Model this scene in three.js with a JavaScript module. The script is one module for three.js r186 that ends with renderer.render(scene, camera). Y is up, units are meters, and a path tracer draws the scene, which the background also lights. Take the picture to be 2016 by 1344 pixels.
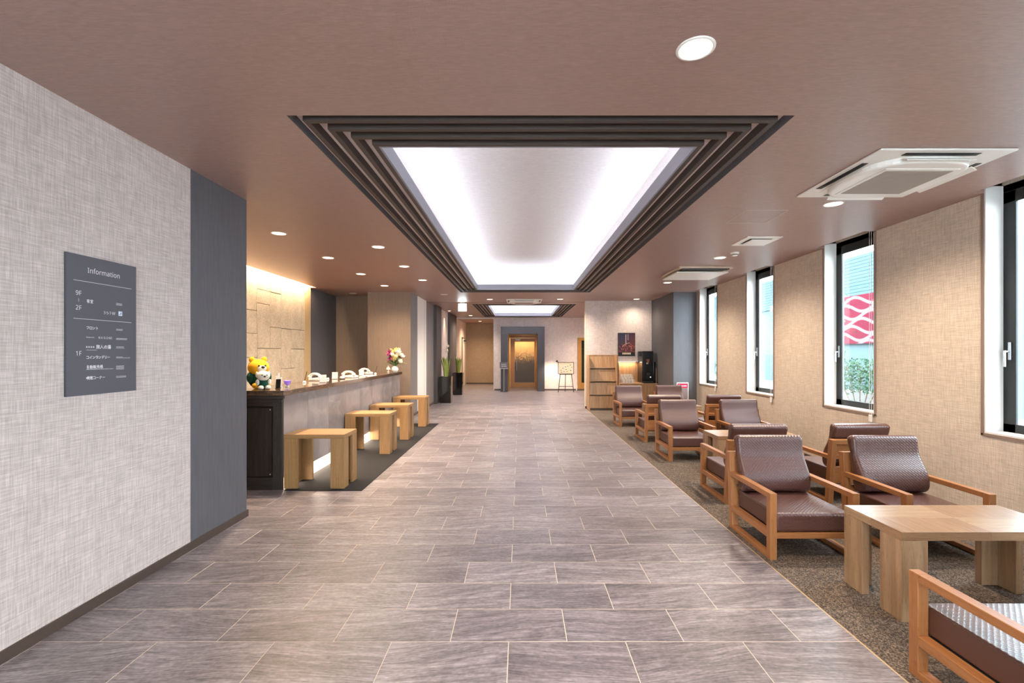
import * as THREE from 'three';
import { RoundedBoxGeometry } from 'three/addons/geometries/RoundedBoxGeometry.js';
import { mergeGeometries } from 'three/addons/utils/BufferGeometryUtils.js';
import { RectAreaLightUniformsLib } from 'three/addons/lights/RectAreaLightUniformsLib.js';

// ---------------------------------------------------------------- camera, sky, exposure
const scene = new THREE.Scene();
const FOCAL = 907;                                            // pixels of a 2016 x 1344 frame
const camera = new THREE.PerspectiveCamera(2 * Math.atan(672 / FOCAL) * 180 / Math.PI, 1.5, 0.05, 200);
camera.position.set(0, 1.481, 0);
camera.lookAt(0, 1.481, -10);
camera.setViewOffset(2016, 1344, -15.5, -22, 2016, 1344);     // level camera, shifted lens
const renderer = new THREE.WebGLRenderer();
renderer.toneMapping = THREE.LinearToneMapping;
renderer.toneMappingExposure = 1.3;
renderer.shadowMap.enabled = true;
RectAreaLightUniformsLib.init();
scene.background = new THREE.Color(0.74, 0.90, 1.0);          // bright overcast daylight
scene.backgroundIntensity = 15;
const K = { down: 19, coffer: 62, farCoffer: 250, cove: 330, kick: 34, pale: 13 };      // lamp strengths
const WARM = new THREE.Color(1, 0.84, 0.66), COOL = new THREE.Color(0.85, 0.93, 1.04), PALE = new THREE.Color(1, 0.86, 0.72), AMBER = new THREE.Color(1, 0.73, 0.46);
const CEIL = 2.86, XL = -2.475, XR = 4.03;

// ---------------------------------------------------------------- helpers
let seed = 7;
const rnd = () => { seed = (seed * 1664525 + 1013904223) >>> 0; return seed / 4294967296; };
const used = {};
function numbered(n) { used[n] = (used[n] ?? -1) + 1; return used[n] ? n + '_' + String(used[n]).padStart(3, '0') : n; }
function thing(name, label, category, x = 0, y = 0, z = 0, turn = 0, group) {
  const o = new THREE.Group(); o.name = numbered(name); scene.add(o);
  o.position.set(x, y, z); o.rotation.y = turn; o.userData = { label, category };
  if (group) o.userData.group = group;
  return o;
}
function structure(name) { const o = new THREE.Group(); o.name = name; o.userData = { kind: 'structure' }; scene.add(o); return o; }
function part(name, geo, mat, parent, label) {
  const m = new THREE.Mesh(Array.isArray(geo) ? merge(geo) : geo, mat); m.name = name; m.castShadow = m.receiveShadow = true;
  if (parent === scene) m.name = numbered(name);
  if (label) m.userData.label = label;
  parent.add(m); return m;
}
function copyOf(src, label, x, y, z, turn = 0) {
  const c = src.clone(); c.name = numbered(src.name.replace(/_\d\d\d$/, '')); scene.add(c);
  c.position.set(x, y, z); c.rotation.set(0, turn, 0); c.userData = { ...src.userData, label };
  return c;
}
function merge(list) {
  return mergeGeometries(list.map((g) => {
    const h = g.index ? g.toNonIndexed() : g.clone();
    for (const k of Object.keys(h.attributes)) if (!['position', 'normal', 'uv'].includes(k)) h.deleteAttribute(k);
    return h;
  }));
}
// uv in metres; with a grain axis, u runs along the grain
function metreUV(g, grain, ou = 0, ov = 0) {
  const p = g.attributes.position, n = g.attributes.normal, uv = new Float32Array(p.count * 2);
  for (let i = 0; i < p.count; i++) {
    const P = [p.getX(i), p.getY(i), p.getZ(i)], N = [Math.abs(n.getX(i)), Math.abs(n.getY(i)), Math.abs(n.getZ(i))];
    const k = N[0] > N[1] && N[0] > N[2] ? 0 : N[1] > N[2] ? 1 : 2;
    let a = [2, 0, 0][k], b = [1, 2, 1][k];
    if (grain !== undefined && k !== grain) { a = grain; b = 3 - grain - k; }
    uv[i * 2] = P[a] + ou; uv[i * 2 + 1] = P[b] + ov;
  }
  g.setAttribute('uv', new THREE.BufferAttribute(uv, 2));
  return g;
}
const AX = { x: 0, y: 1, z: 2 };
function bx(x0, x1, y0, y1, z0, z1, r = 0, grain) {
  const w = Math.abs(x1 - x0), h = Math.abs(y1 - y0), d = Math.abs(z1 - z0);
  const g = r ? new RoundedBoxGeometry(w, h, d, 1, Math.min(r, w / 2.01, h / 2.01, d / 2.01)) : new THREE.BoxGeometry(w, h, d);
  g.translate((x0 + x1) / 2, (y0 + y1) / 2, (z0 + z1) / 2);
  const off = grain ? [rnd() * 3, rnd() * 3] : [0, 0];
  return metreUV(g, grain ? AX[grain] : undefined, ...off);
}
const bd = (x0, x1, y0, y1, d0, d1, r, grain) => bx(x0, x1, y0, y1, -d1, -d0, r, grain);   // depth from the camera instead of z
function bar(a, b, w, t, r, grainLong = true) {                // a board from a to b, width w (x) and thickness t
  const A = new THREE.Vector3(...a), B = new THREE.Vector3(...b), L = A.distanceTo(B);
  const g = bx(-w / 2, w / 2, 0, L, -t / 2, t / 2, r, grainLong ? 'y' : undefined);
  g.applyQuaternion(new THREE.Quaternion().setFromUnitVectors(new THREE.Vector3(0, 1, 0), B.clone().sub(A).normalize()));
  return g.translate(...a);
}
function rod(a, b, r, n = 8, r2 = r) {
  const A = new THREE.Vector3(...a), B = new THREE.Vector3(...b), L = A.distanceTo(B);
  const g = new THREE.CylinderGeometry(r2, r, L, n).translate(0, L / 2, 0);
  g.applyQuaternion(new THREE.Quaternion().setFromUnitVectors(new THREE.Vector3(0, 1, 0), B.clone().sub(A).normalize()));
  return g.translate(...a);
}
const lathe = (pts, n = 24) => new THREE.LatheGeometry(pts.map((p) => new THREE.Vector2(...p)), n);
const ball = (r, x, y, z, sx = 1, sy = 1, sz = 1, n = 20) => new THREE.SphereGeometry(r, n, Math.round(n * 0.7)).scale(sx, sy, sz).translate(x, y, z);

// ---------------------------------------------------------------- textures
function hash(x, y, s) { let h = (Math.imul(x, 374761393) + Math.imul(y, 668265263) + Math.imul(s, 1274126177)) | 0; h = Math.imul(h ^ (h >>> 13), 1274126177); return ((h ^ (h >>> 16)) >>> 0) / 4294967296; }
function noise(x, y, px, py, s) {                              // value noise, periodic in px by py cells
  const xi = Math.floor(x), yi = Math.floor(y), fx = x - xi, fy = y - yi, u = fx * fx * (3 - 2 * fx), v = fy * fy * (3 - 2 * fy);
  const m = (a, b) => ((a % b) + b) % b, x0 = m(xi, px), x1 = m(xi + 1, px), y0 = m(yi, py), y1 = m(yi + 1, py);
  const a = hash(x0, y0, s), b = hash(x1, y0, s), c = hash(x0, y1, s), d = hash(x1, y1, s);
  return a + (b - a) * u + (c - a) * v + (a - b - c + d) * u * v;
}
function fbm(x, y, px, py, s, oct = 4) { let t = 0, a = 0.5, n = 0; for (let i = 0; i < oct; i++) { t += a * noise(x, y, px, py, s + i); n += a; a *= 0.5; x *= 2; y *= 2; px *= 2; py *= 2; } return t / n; }
function tex(w, h, mw, mh, fn, data = false) {                 // w x h pixels covering mw x mh metres
  const a = new Uint8Array(w * h * 4);
  for (let y = 0, o = 0; y < h; y++) for (let x = 0; x < w; x++, o += 4) {
    const c = fn(x / w, y / h, x, y);
    if (typeof c === 'number') a[o] = a[o + 1] = a[o + 2] = Math.max(0, Math.min(255, c * 255));
    else for (let i = 0; i < 3; i++) a[o + i] = Math.max(0, Math.min(255, c[i]));
    a[o + 3] = 255;
  }
  const t = new THREE.DataTexture(a, w, h, THREE.RGBAFormat);
  t.wrapS = t.wrapT = THREE.RepeatWrapping; t.magFilter = THREE.LinearFilter; t.minFilter = THREE.LinearMipmapLinearFilter; t.generateMipmaps = true;
  t.repeat.set(1 / mw, 1 / mh); if (!data) t.colorSpace = THREE.SRGBColorSpace; t.needsUpdate = true;
  return t;
}
const mix3 = (a, b, t) => a.map((v, i) => v + (b[i] - v) * t);
const clamp = (x) => Math.max(0, Math.min(1, x));
const std = (o) => new THREE.MeshStandardMaterial(o), phys = (o) => new THREE.MeshPhysicalMaterial(o);

// floor tile: streaked wood-look stone, figure partly swirling
const tileField = (u, v) => {
  const wx = fbm(u * 4, v * 4, 4, 4, 11, 3) - 0.5, wy = fbm(u * 4, v * 4, 4, 4, 31, 3) - 0.5;
  const sw = clamp(fbm(u * 3, v * 3, 3, 3, 71, 2) * 2.6 - 1.15);
  const vv = v + wy * (0.05 + 0.16 * sw), uu = u + wx * 0.1;
  const streak = fbm(uu * 6, vv * 44, 6, 44, 3, 4), fine = fbm(uu * 44, vv * 230, 44, 230, 19, 3), blot = fbm(u * 5, v * 5, 5, 5, 47, 3);
  return { streak, fine, blot, sw, grain: fbm(u * 160, v * 120, 160, 120, 27, 2) };
};
const tileMap = tex(2048, 1024, 2.4, 1.2, (u, v) => {
  const f = tileField(u, v), t = clamp((f.streak - 0.5) * 1.15 + 0.55 + (f.blot - 0.5) * 0.7), k = (f.fine - 0.5) * 78 + (f.grain - 0.5) * 34, vein = clamp(1 - Math.abs(f.streak - 0.42) * 30) * clamp(f.blot * 3 - 1.3);
  return mix3([112, 107, 110], [164, 158, 163], t).map((c) => c + k - vein * 30);
});
const tileBump = tex(1024, 512, 2.4, 1.2, (u, v) => { const f = tileField(u, v); return 0.5 + (f.streak - 0.5) * 0.4 + (f.fine - 0.5) * 0.7 + (f.grain - 0.5) * 0.4; }, true);
const linen = (u, v, s) => {
  const h = fbm(u * 14, v * 260, 14, 260, s, 3) - 0.5, w = fbm(u * 260, v * 14, 260, 14, s + 9, 3) - 0.5, b = fbm(u * 6, v * 6, 6, 6, s + 20, 3) - 0.5;
  return h * 0.48 + w * 0.48 + b * 0.12;
};
const linenTone = tex(1024, 1024, 1.0, 1.0, (u, v) => { const t = linen(u, v, 5) * 92; return [226 + t, 222 + t, 218 + t * 1.05]; });
const linenBump = tex(1024, 1024, 1.0, 1.0, (u, v) => 0.5 + linen(u, v, 5) * 0.8, true);
const weaveFine = tex(512, 512, 0.5, 0.5, (u, v) => 0.5 + (fbm(u * 20, v * 128, 20, 128, 4, 2) - 0.5) * 0.8 + (fbm(u * 128, v * 20, 128, 20, 14, 2) - 0.5) * 0.4, true);
const ceilTone = tex(512, 512, 1.0, 1.0, (u, v) => { const t = (fbm(u * 30, v * 190, 30, 190, 8, 2) - 0.5) * 26; return [232 + t, 230 + t, 228 + t]; });
const carpetMap = tex(512, 512, 0.6, 0.6, (u, v, x, y) => {
  const t = fbm(u * 110, v * 110, 110, 110, 6, 2), b = fbm(u * 4, v * 30, 4, 30, 16, 2), s = hash(x, y, 3);
  return mix3([62, 54, 48], [170, 155, 140], clamp((t - 0.5) * 1.7 + 0.42 + (b - 0.5) * 0.3 + (s - 0.5) * 0.35));
});
const carpetBump = tex(512, 512, 0.6, 0.6, (u, v, x, y) => fbm(u * 110, v * 110, 110, 110, 6, 2) * 0.7 + hash(x, y, 3) * 0.3, true);
const matMap = tex(256, 256, 0.4, 0.4, (u, v, x, y) => mix3([44, 36, 36], [78, 66, 64], clamp(fbm(u * 60, v * 60, 60, 60, 6, 2) * 0.8 + (hash(x, y, 3) - 0.5) * 0.5)));
function woodMap(dark, light, s) {
  return tex(1024, 512, 1.2, 0.6, (u, v) => {
    const w = fbm(u * 3, v * 5, 3, 5, s, 3) - 0.5, g = fbm(u * 4, (v + w * 0.05) * 40, 4, 40, s + 3, 4), p = fbm(u * 30, v * 320, 30, 320, s + 7, 2), b = fbm(u * 2, v * 7, 2, 7, s + 9, 2);
    const t = clamp((g - 0.5) * 1.0 + 0.5 + (b - 0.5) * 0.3), k = p < 0.36 ? (p - 0.36) * 120 : 0;
    return mix3(dark, light, t).map((c) => c + k);
  });
}
const woodBump = tex(512, 256, 1.2, 0.6, (u, v) => 0.5 + (fbm(u * 30, v * 160, 30, 160, 7, 2) - 0.5), true);
const weaveBump = tex(128, 128, 0.036, 0.036, (u, v) => {
  const i = Math.floor(u * 2), j = Math.floor(v * 2), a = u * 2 - i, b = v * 2 - j, up = (i + j) % 2 === 0;
  const along = up ? a : b, across = up ? b : a;
  return clamp(Math.pow(Math.sin(Math.PI * across), 0.5) * (0.55 + 0.45 * Math.sin(Math.PI * along)));
}, true);
weaveBump.rotation = Math.PI / 4;
const stoneMap = tex(1024, 1024, 1.5, 1.5, (u, v) => { const t = fbm(u * 9, v * 9, 9, 9, 41, 5), s = fbm(u * 90, v * 90, 90, 90, 51, 2); return mix3([166, 154, 137], [200, 188, 170], clamp((t - 0.5) * 1.1 + 0.5)).map((c) => c + (s - 0.5) * 34); });
const stoneBump = tex(512, 512, 1.5, 1.5, (u, v) => fbm(u * 60, v * 60, 60, 60, 51, 3), true);
const marbleMap = tex(1024, 1024, 1.8, 1.8, (u, v) => {
  const w = fbm(u * 4, v * 4, 4, 4, 61, 4), t = fbm(u * 5 + w * 2, v * 5, 5, 5, 66, 5), r = 1 - Math.abs(fbm(u * 4 + w, v * 4 + w, 4, 4, 81, 4) - 0.5) * 16;
  return mix3(mix3([124, 116, 114], [160, 150, 147], clamp((t - 0.5) * 2.4 + 0.5)), [190, 179, 174], clamp(r) * 0.3);
});
const graniteMap = tex(512, 512, 0.8, 0.8, (u, v) => { const t = fbm(u * 6, v * 24, 6, 24, 91, 4), s = fbm(u * 90, v * 90, 90, 90, 95, 2); return mix3([58, 44, 36], [112, 88, 70], clamp((t - 0.5) * 2.4 + 0.45 + (s - 0.5) * 0.8)); });
const darkWoodMap = woodMap([38, 34, 33], [66, 60, 57], 201);
const verticalTone = tex(512, 256, 1.0, 1.0, (u, v) => { const t = (fbm(u * 120, v * 8, 120, 8, 23, 2) - 0.5) * 26; return [228 + t, 228 + t, 228 + t]; });

const M = {
  tiles: [0xe9e5e5, 0xdcd7d8, 0xf2eeee, 0xd6d2d4].map((c) => phys({ map: tileMap, bumpMap: tileBump, bumpScale: 0.0011, color: c, roughness: 0.35, specularIntensity: 0.9 })),
  grout: std({ color: 0xcfc0b4, roughness: 0.9 }),
  linenPale: std({ map: linenTone, bumpMap: linenBump, bumpScale: 0.0008, color: 0xf8ebe8, roughness: 0.85 }),
  linenNear: std({ map: linenTone, bumpMap: linenBump, bumpScale: 0.0008, color: 0xe4dad8, roughness: 0.85 }),
  linenTan: std({ map: linenTone, bumpMap: linenBump, bumpScale: 0.0008, color: 0xe2d3c2, roughness: 0.85 }),
  darkPanel: std({ map: verticalTone, color: 0x6a696e, roughness: 0.55 }),
  portal: std({ color: 0x3e3b3e, roughness: 0.5 }),
  pier: std({ map: verticalTone, color: 0x524b49, roughness: 0.5 }),
  taupeWarm: std({ map: verticalTone, color: 0x8f7c6c, roughness: 0.6 }),
  taupePanel: std({ map: verticalTone, color: 0x8a8280, roughness: 0.6 }),
  white: std({ color: 0xe4dfda, roughness: 0.6 }),
  whitePlastic: std({ color: 0xe9e4dd, roughness: 0.42 }),
  ceiling: std({ map: ceilTone, bumpMap: weaveFine, bumpScale: 0.0006, color: 0xb09188, roughness: 0.4 }),
  coffer: std({ map: ceilTone, bumpMap: weaveFine, bumpScale: 0.0006, color: 0xe8e4e6, roughness: 0.7 }),
  lip: std({ color: 0x8c8c96, roughness: 0.6 }),
  soffit: std({ color: 0xe6d2ca, roughness: 0.7 }),
  bar: std({ color: 0x413833, roughness: 0.5 }),
  baseboard: std({ color: 0x4e4039, roughness: 0.5 }),
  trim: std({ color: 0x8a7568, roughness: 0.45 }),
  carpet: std({ color: 0xdcd4ce, map: carpetMap, bumpMap: carpetBump, bumpScale: 0.003, roughness: 0.95 }),
  mat: std({ color: 0x6c6664, map: matMap, roughness: 0.95 }),
  oakChair: std({ color: 0xdcd0bc, map: woodMap([165, 112, 72], [202, 148, 102], 101), bumpMap: woodBump, bumpScale: 0.0002, roughness: 0.42 }),
  oakTable: std({ color: 0xd8d6d2, map: woodMap([166, 130, 98], [212, 180, 146], 131), bumpMap: woodBump, bumpScale: 0.0002, roughness: 0.3 }),
  oakTableDark: std({ color: 0xdedad6, map: woodMap([152, 116, 86], [194, 158, 124], 141), bumpMap: woodBump, bumpScale: 0.0002, roughness: 0.3 }),
  oakStool: std({ color: 0xcdbfb0, map: woodMap([176, 138, 92], [216, 180, 130], 151), bumpMap: woodBump, bumpScale: 0.0002, roughness: 0.42 }),
  oakDoor: std({ map: woodMap([150, 104, 42], [188, 138, 66], 161), roughness: 0.4 }),
  oakRack: std({ map: woodMap([150, 112, 78], [200, 162, 122], 171), bumpMap: woodBump, bumpScale: 0.0002, roughness: 0.45 }),
  woven: phys({ color: 0x52302a, bumpMap: weaveBump, bumpScale: 0.0018, roughness: 0.36, clearcoat: 0.55, clearcoatRoughness: 0.34 }),
  leather: std({ color: 0x523428, roughness: 0.5 }),
  stone: std({ map: stoneMap, bumpMap: stoneBump, bumpScale: 0.0012, roughness: 0.8 }),
  stoneGap: std({ color: 0x2c2520, roughness: 0.9 }),
  marble: std({ map: marbleMap, roughness: 0.3 }),
  granite: phys({ map: graniteMap, roughness: 0.12, clearcoat: 0.5, clearcoatRoughness: 0.05 }),
  darkWood: std({ map: darkWoodMap, roughness: 0.4 }),
  black: std({ color: 0x0b0c0c, roughness: 0.12 }),
  blackMatt: std({ color: 0x16191a, roughness: 0.5 }),
  blackIron: std({ color: 0x2a211d, roughness: 0.5 }),
  planter: phys({ color: 0x0c0d0c, roughness: 0.12, clearcoat: 0.6, clearcoatRoughness: 0.05 }),
  steel: std({ color: 0xb9bcc0, roughness: 0.3, metalness: 1 }),
  glass: phys({ color: 0xffffff, roughness: 0, transmission: 1, thickness: 0, ior: 1.5 }),
  frost: phys({ color: 0xf2e8d4, roughness: 0.35, transmission: 1, thickness: 0, ior: 1.3 }),
  paper: std({ color: 0xf3efe9, roughness: 0.7 }),
  glow: (c, s) => std({ color: 0x222222, emissive: c, emissiveIntensity: s }),
};
const glowWarm = M.glow(new THREE.Color(1, 0.86, 0.62), 5), glowPale = M.glow(new THREE.Color(1, 0.93, 0.84), 3), glowCool = M.glow(COOL, 2.5), glowSlot = M.glow(new THREE.Color(1, 0.84, 0.58), 3);

function rectLight(name, w, h, color, power, pos, aim) {       // faces from pos towards aim
  const l = new THREE.RectAreaLight(color, power, w, h); l.name = name; l.position.set(...pos); l.lookAt(...aim); scene.add(l); return l;
}

// ---------------------------------------------------------------- floor
{
  const floor = structure('floor');
  part('grout_bed', bd(-4.7, 4.28, -0.12, -0.0012, -4.2, 22.2), M.grout, floor);
  const TW = 0.6, TD = 0.3, G = 0.0022, C = 0.0015;
  function tileGeo(w, d) {                                     // chamfered tile, top at 0, centred
    const X = w / 2 - G, Z = d / 2 - G, x = X - C, z = Z - C, b = -0.0008, lo = -0.002, pos = [];
    const q = (a, c, e, f) => pos.push(...a, ...c, ...e, ...a, ...e, ...f);
    q([-x, 0, z], [x, 0, z], [x, 0, -z], [-x, 0, -z]);
    const r0 = [[-x, 0, z], [x, 0, z], [x, 0, -z], [-x, 0, -z]], r1 = [[-X, b, Z], [X, b, Z], [X, b, -Z], [-X, b, -Z]], r2 = r1.map(([p, , s]) => [p, lo, s]);
    for (let i = 0; i < 4; i++) { const j = (i + 1) % 4; q(r1[i], r1[j], r0[j], r0[i]); q(r2[i], r2[j], r1[j], r1[i]); }
    const g = new THREE.BufferGeometry(); g.setAttribute('position', new THREE.Float32BufferAttribute(pos, 3)); g.computeVertexNormals();
    const uv = new Float32Array(pos.length / 3 * 2), ou = rnd() * 2.4, ov = rnd() * 1.2, fl = rnd() < 0.5 ? -1 : 1, tilt = (rnd() - 0.35) * 0.28;
    for (let i = 0; i < pos.length / 3; i++) { uv[i * 2] = fl * pos[i * 3] + ou; uv[i * 2 + 1] = fl * (pos[i * 3 + 2] + pos[i * 3] * tilt) + ov; }
    g.setAttribute('uv', new THREE.BufferAttribute(uv, 2)); return g;
  }
  const variants = Array.from({ length: 18 }, () => tileGeo(TW, TD)), cut = {};
  const rest = [];
  let count = 0;
  for (let k = -21; k < 66; k++) {
    const d0 = 2.063 + TD * k, d1 = d0 + TD, mid = (d0 + d1) / 2, odd = ((k % 2) + 2) % 2 === 1;
    if (d1 > 22.1) break;
    const left = d0 > 4.1 && d0 < 10.9 ? -4.45 : d0 >= 10.9 ? -2.6 : XL, right = d0 > 12.2 ? XR : 1.742;
    const start = odd ? 0.242 : -0.058;
    for (let i = -9; i < 9; i++) {
      let a = start + TW * i, b = a + TW;
      if (b <= left + 0.004 || a >= right - 0.004) continue;
      a = Math.max(a, left); b = Math.min(b, right);
      const w = b - a, cx = (a + b) / 2, full = w > 0.595, key = Math.round(w * 1000);
      const g = full ? variants[Math.floor(rnd() * variants.length)] : (cut[key + '_' + Math.floor(rnd() * 3)] ??= tileGeo(w, TD));
      const hidden = (cx < -1.9 && mid > 4.96 && mid < 9.5) || cx < -3.1;
      if (k >= 0 && count < 300 && !hidden && cx < 1.8) {
        const m = part('tile', g, M.tiles[Math.floor(rnd() * 4)], floor); m.position.set(cx, 0, -mid); count++;
      } else rest.push(g.clone().translate(cx, 0, -mid));
    }
  }
  const f = part('tile_field', rest, M.tiles[0], floor); f.userData.kind = 'stuff';
}
{
  const c = part('carpet', [bd(1.744, XR - 0.013, -0.002, 0.001, -3.9, 10.49), bd(1.744, 3.49, -0.002, 0.001, 10.49, 12.22)], M.carpet, scene);
  c.userData = { label: 'grey brown speckled carpet under the armchairs along the window wall', category: 'carpet' };
  part('edge_strip', bd(1.738, 1.748, -0.002, 0.001, -3.9, 12.1), std({ color: 0xc8ad88, roughness: 0.5, metalness: 0.4 }), c, 'thin pale edging strip between carpet and tiles');
  const m = part('floor_mat', bd(-2.53, -1.695, 0.0, 0.006, 4.94, 9.62, 0.002), M.mat, scene);
  m.userData = { label: 'long dark brown floor mat under the stools along the reception counter', category: 'mat' };
}

// ---------------------------------------------------------------- walls
{
  const w = structure('wall_left');
  part('wallpaper', bd(XL - 0.25, XL, 0, CEIL, -4.0, 3.461), M.linenNear, w);
  part('dark_cladding', bd(XL - 0.25, XL, 0, CEIL, 3.461, 4.172), M.darkPanel, w);
  part('return_wall', bd(-4.7, XL - 0.25, 0, CEIL, 4.0, 4.172), M.darkPanel, w);
  const b = structure('baseboard_left');
  part('baseboard', bd(XL, XL + 0.012, 0, 0.06, -4.0, 4.184, 0.002), M.baseboard, b);
  part('baseboard', bd(XL - 0.24, XL, 0, 0.06, 4.172, 4.184, 0.002), M.baseboard, b);
}
const WIN = [[9.42, 10.32], [7.318, 8.179], [5.233, 6.097], [3.13, 3.995], [1.03, 1.895], [-1.07, -0.2]];
const SILL = 0.785, HEAD = 2.86;
{
  const w = structure('wall_right'), parts = [];
  const edges = [12.4, ...WIN.flatMap(([a, b]) => [b, a]), -4.0];
  for (let i = 0; i < edges.length; i += 2) parts.push(bd(XR, XR + 0.26, 0, 3.1, edges[i + 1], edges[i]));
  for (const [a, b] of WIN) parts.push(bd(XR, XR + 0.26, 0, SILL, a, b), bd(XR + 0.15, XR + 0.26, HEAD, 3.1, a, b));
  part('wallpaper', parts, M.linenTan, w);
  const bb = structure('baseboard_right');
  part('baseboard', bd(XR - 0.012, XR, 0, 0.06, -4, 10.5), M.baseboard, bb);
}
{
  const s = structure('wall_back');
  part('wall', [bx(-2.8, 4.3, 2.5, 2.9, 4.0, 4.2), bx(-2.8, -1.9, 0, 2.5, 4.0, 4.2), bx(2.1, 4.3, 0, 2.5, 4.0, 4.2)], M.linenPale, s);
  const d = structure('door_3');                               // glazed entrance behind the camera, the daylight on the near wall
  part('frame', [bx(-1.9, -1.82, 0, 2.5, 4.06, 4.12), bx(2.02, 2.1, 0, 2.5, 4.06, 4.12), bx(-1.9, 2.1, 2.42, 2.5, 4.06, 4.12), bx(0.06, 0.14, 0, 2.42, 4.06, 4.12), bx(-1.9, 2.1, 0, 0.08, 4.06, 4.12)], M.blackMatt, d);
  part('pane', bx(-1.82, 0.06, 0.08, 2.42, 4.085, 4.09), M.glass, d); part('pane', bx(0.14, 2.02, 0.08, 2.42, 4.085, 4.09), M.glass, d);
}
{ // dark pillar in the window corner and the partition beside it
  const p = structure('wall_pillar');
  part('cladding', bd(3.5, XR + 0.3, 0, CEIL, 10.5, 12.44), M.darkPanel, p);
  const q = structure('wall_partition');
  part('wallpaper', bd(1.753, 3.5, 0, CEIL, 12.24, 12.42), M.linenPale, q);
  part('corner_bead', bd(1.741, 1.757, 0, CEIL, 12.236, 12.43), std({ color: 0xe2cfb8, roughness: 0.5 }), q);
  part('baseboard', bd(1.735, 1.775, 0, 0.06, 12.225, 12.3), M.baseboard, q);
  const r = structure('wall_side');
  part('wallpaper', bd(3.9, 4.3, 0, CEIL, 12.42, 18.4), M.linenPale, r);
}
{ // reception room behind the counter
  const s = structure('wall_reception');
  part('side_cladding', bd(-4.75, -4.47, 0, 3.2, 9.8, 11.4), M.darkPanel, s);
  part('side_wall', bd(-4.75, -4.5, 0, 3.2, 4.0, 9.8), M.stoneGap, s);
  part('end_strip', bd(-4.5, -4.45, 0, CEIL, 9.52, 9.8), std({ color: 0xb9a07c, roughness: 0.7 }), s);
  part('back_cladding', bd(-4.5, -3.3, 0, CEIL, 11.2, 11.4), M.taupeWarm, s);
  part('pillar_cladding', bd(-3.47, -2.494, 0, CEIL, 10.5, 11.2), M.taupeWarm, s);
  part('pillar_side', bd(-2.494, -2.49, 0, CEIL, 10.5, 11.2), M.taupePanel, s);
  part('baseboard', bd(-3.47, -2.482, 0, 0.05, 10.492, 11.2), M.baseboard, s);
  // stone slabs of the feature wall: each slab its own piece [depth from, to, height from, to]
  const w = structure('wall_stone');
  const S = [[7.0, 7.816, 2.19, 2.87], [7.0, 7.816, 1.80, 2.19], [7.0, 7.816, 1.40, 1.80], [7.0, 7.816, 0.6, 1.40], [7.0, 7.816, 0, 0.6],
    [7.816, 8.21, 2.565, 2.87], [7.816, 8.21, 2.326, 2.565], [7.816, 8.21, 1.555, 2.326], [8.21, 8.591, 2.565, 2.87], [8.21, 8.591, 1.94, 2.565], [8.21, 8.591, 1.555, 1.94],
    [7.816, 8.591, 0.7, 1.555], [7.816, 8.591, 0, 0.7], [8.591, 9.376, 1.936, 2.87], [9.376, 9.52, 1.936, 2.87], [8.591, 8.969, 1.18, 1.936], [8.969, 9.52, 1.553, 1.936],
    [8.969, 9.13, 1.18, 1.553], [9.13, 9.52, 0.5, 1.553], [8.591, 9.13, 0.6, 1.18], [8.591, 9.13, 0, 0.6], [9.13, 9.52, 0, 0.5],
    [6.2, 7.0, 1.9, 2.87], [6.2, 6.6, 1.1, 1.9], [6.6, 7.0, 1.3, 1.9], [6.2, 7.0, 0, 1.1], [6.6, 7.0, 1.1, 1.3], [5.4, 6.2, 2.3, 2.87], [5.4, 5.8, 1.4, 2.3], [5.8, 6.2, 1.4, 2.3], [5.4, 6.2, 0, 1.4], [4.2, 5.4, 1.6, 2.87], [4.2, 4.8, 0, 1.6], [4.8, 5.4, 0, 1.6]];
  for (const [a, b, y0, y1] of S) {
    const e = 0.004, g = bd(-4.5, -4.45 - rnd() * 0.008, y0 + e, y1 - e, a + e, b - e, 0.004);
    metreUV(g, undefined, rnd() * 3, rnd() * 3);
    part('stone_slab', g, M.stone, w);
  }
}
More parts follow.
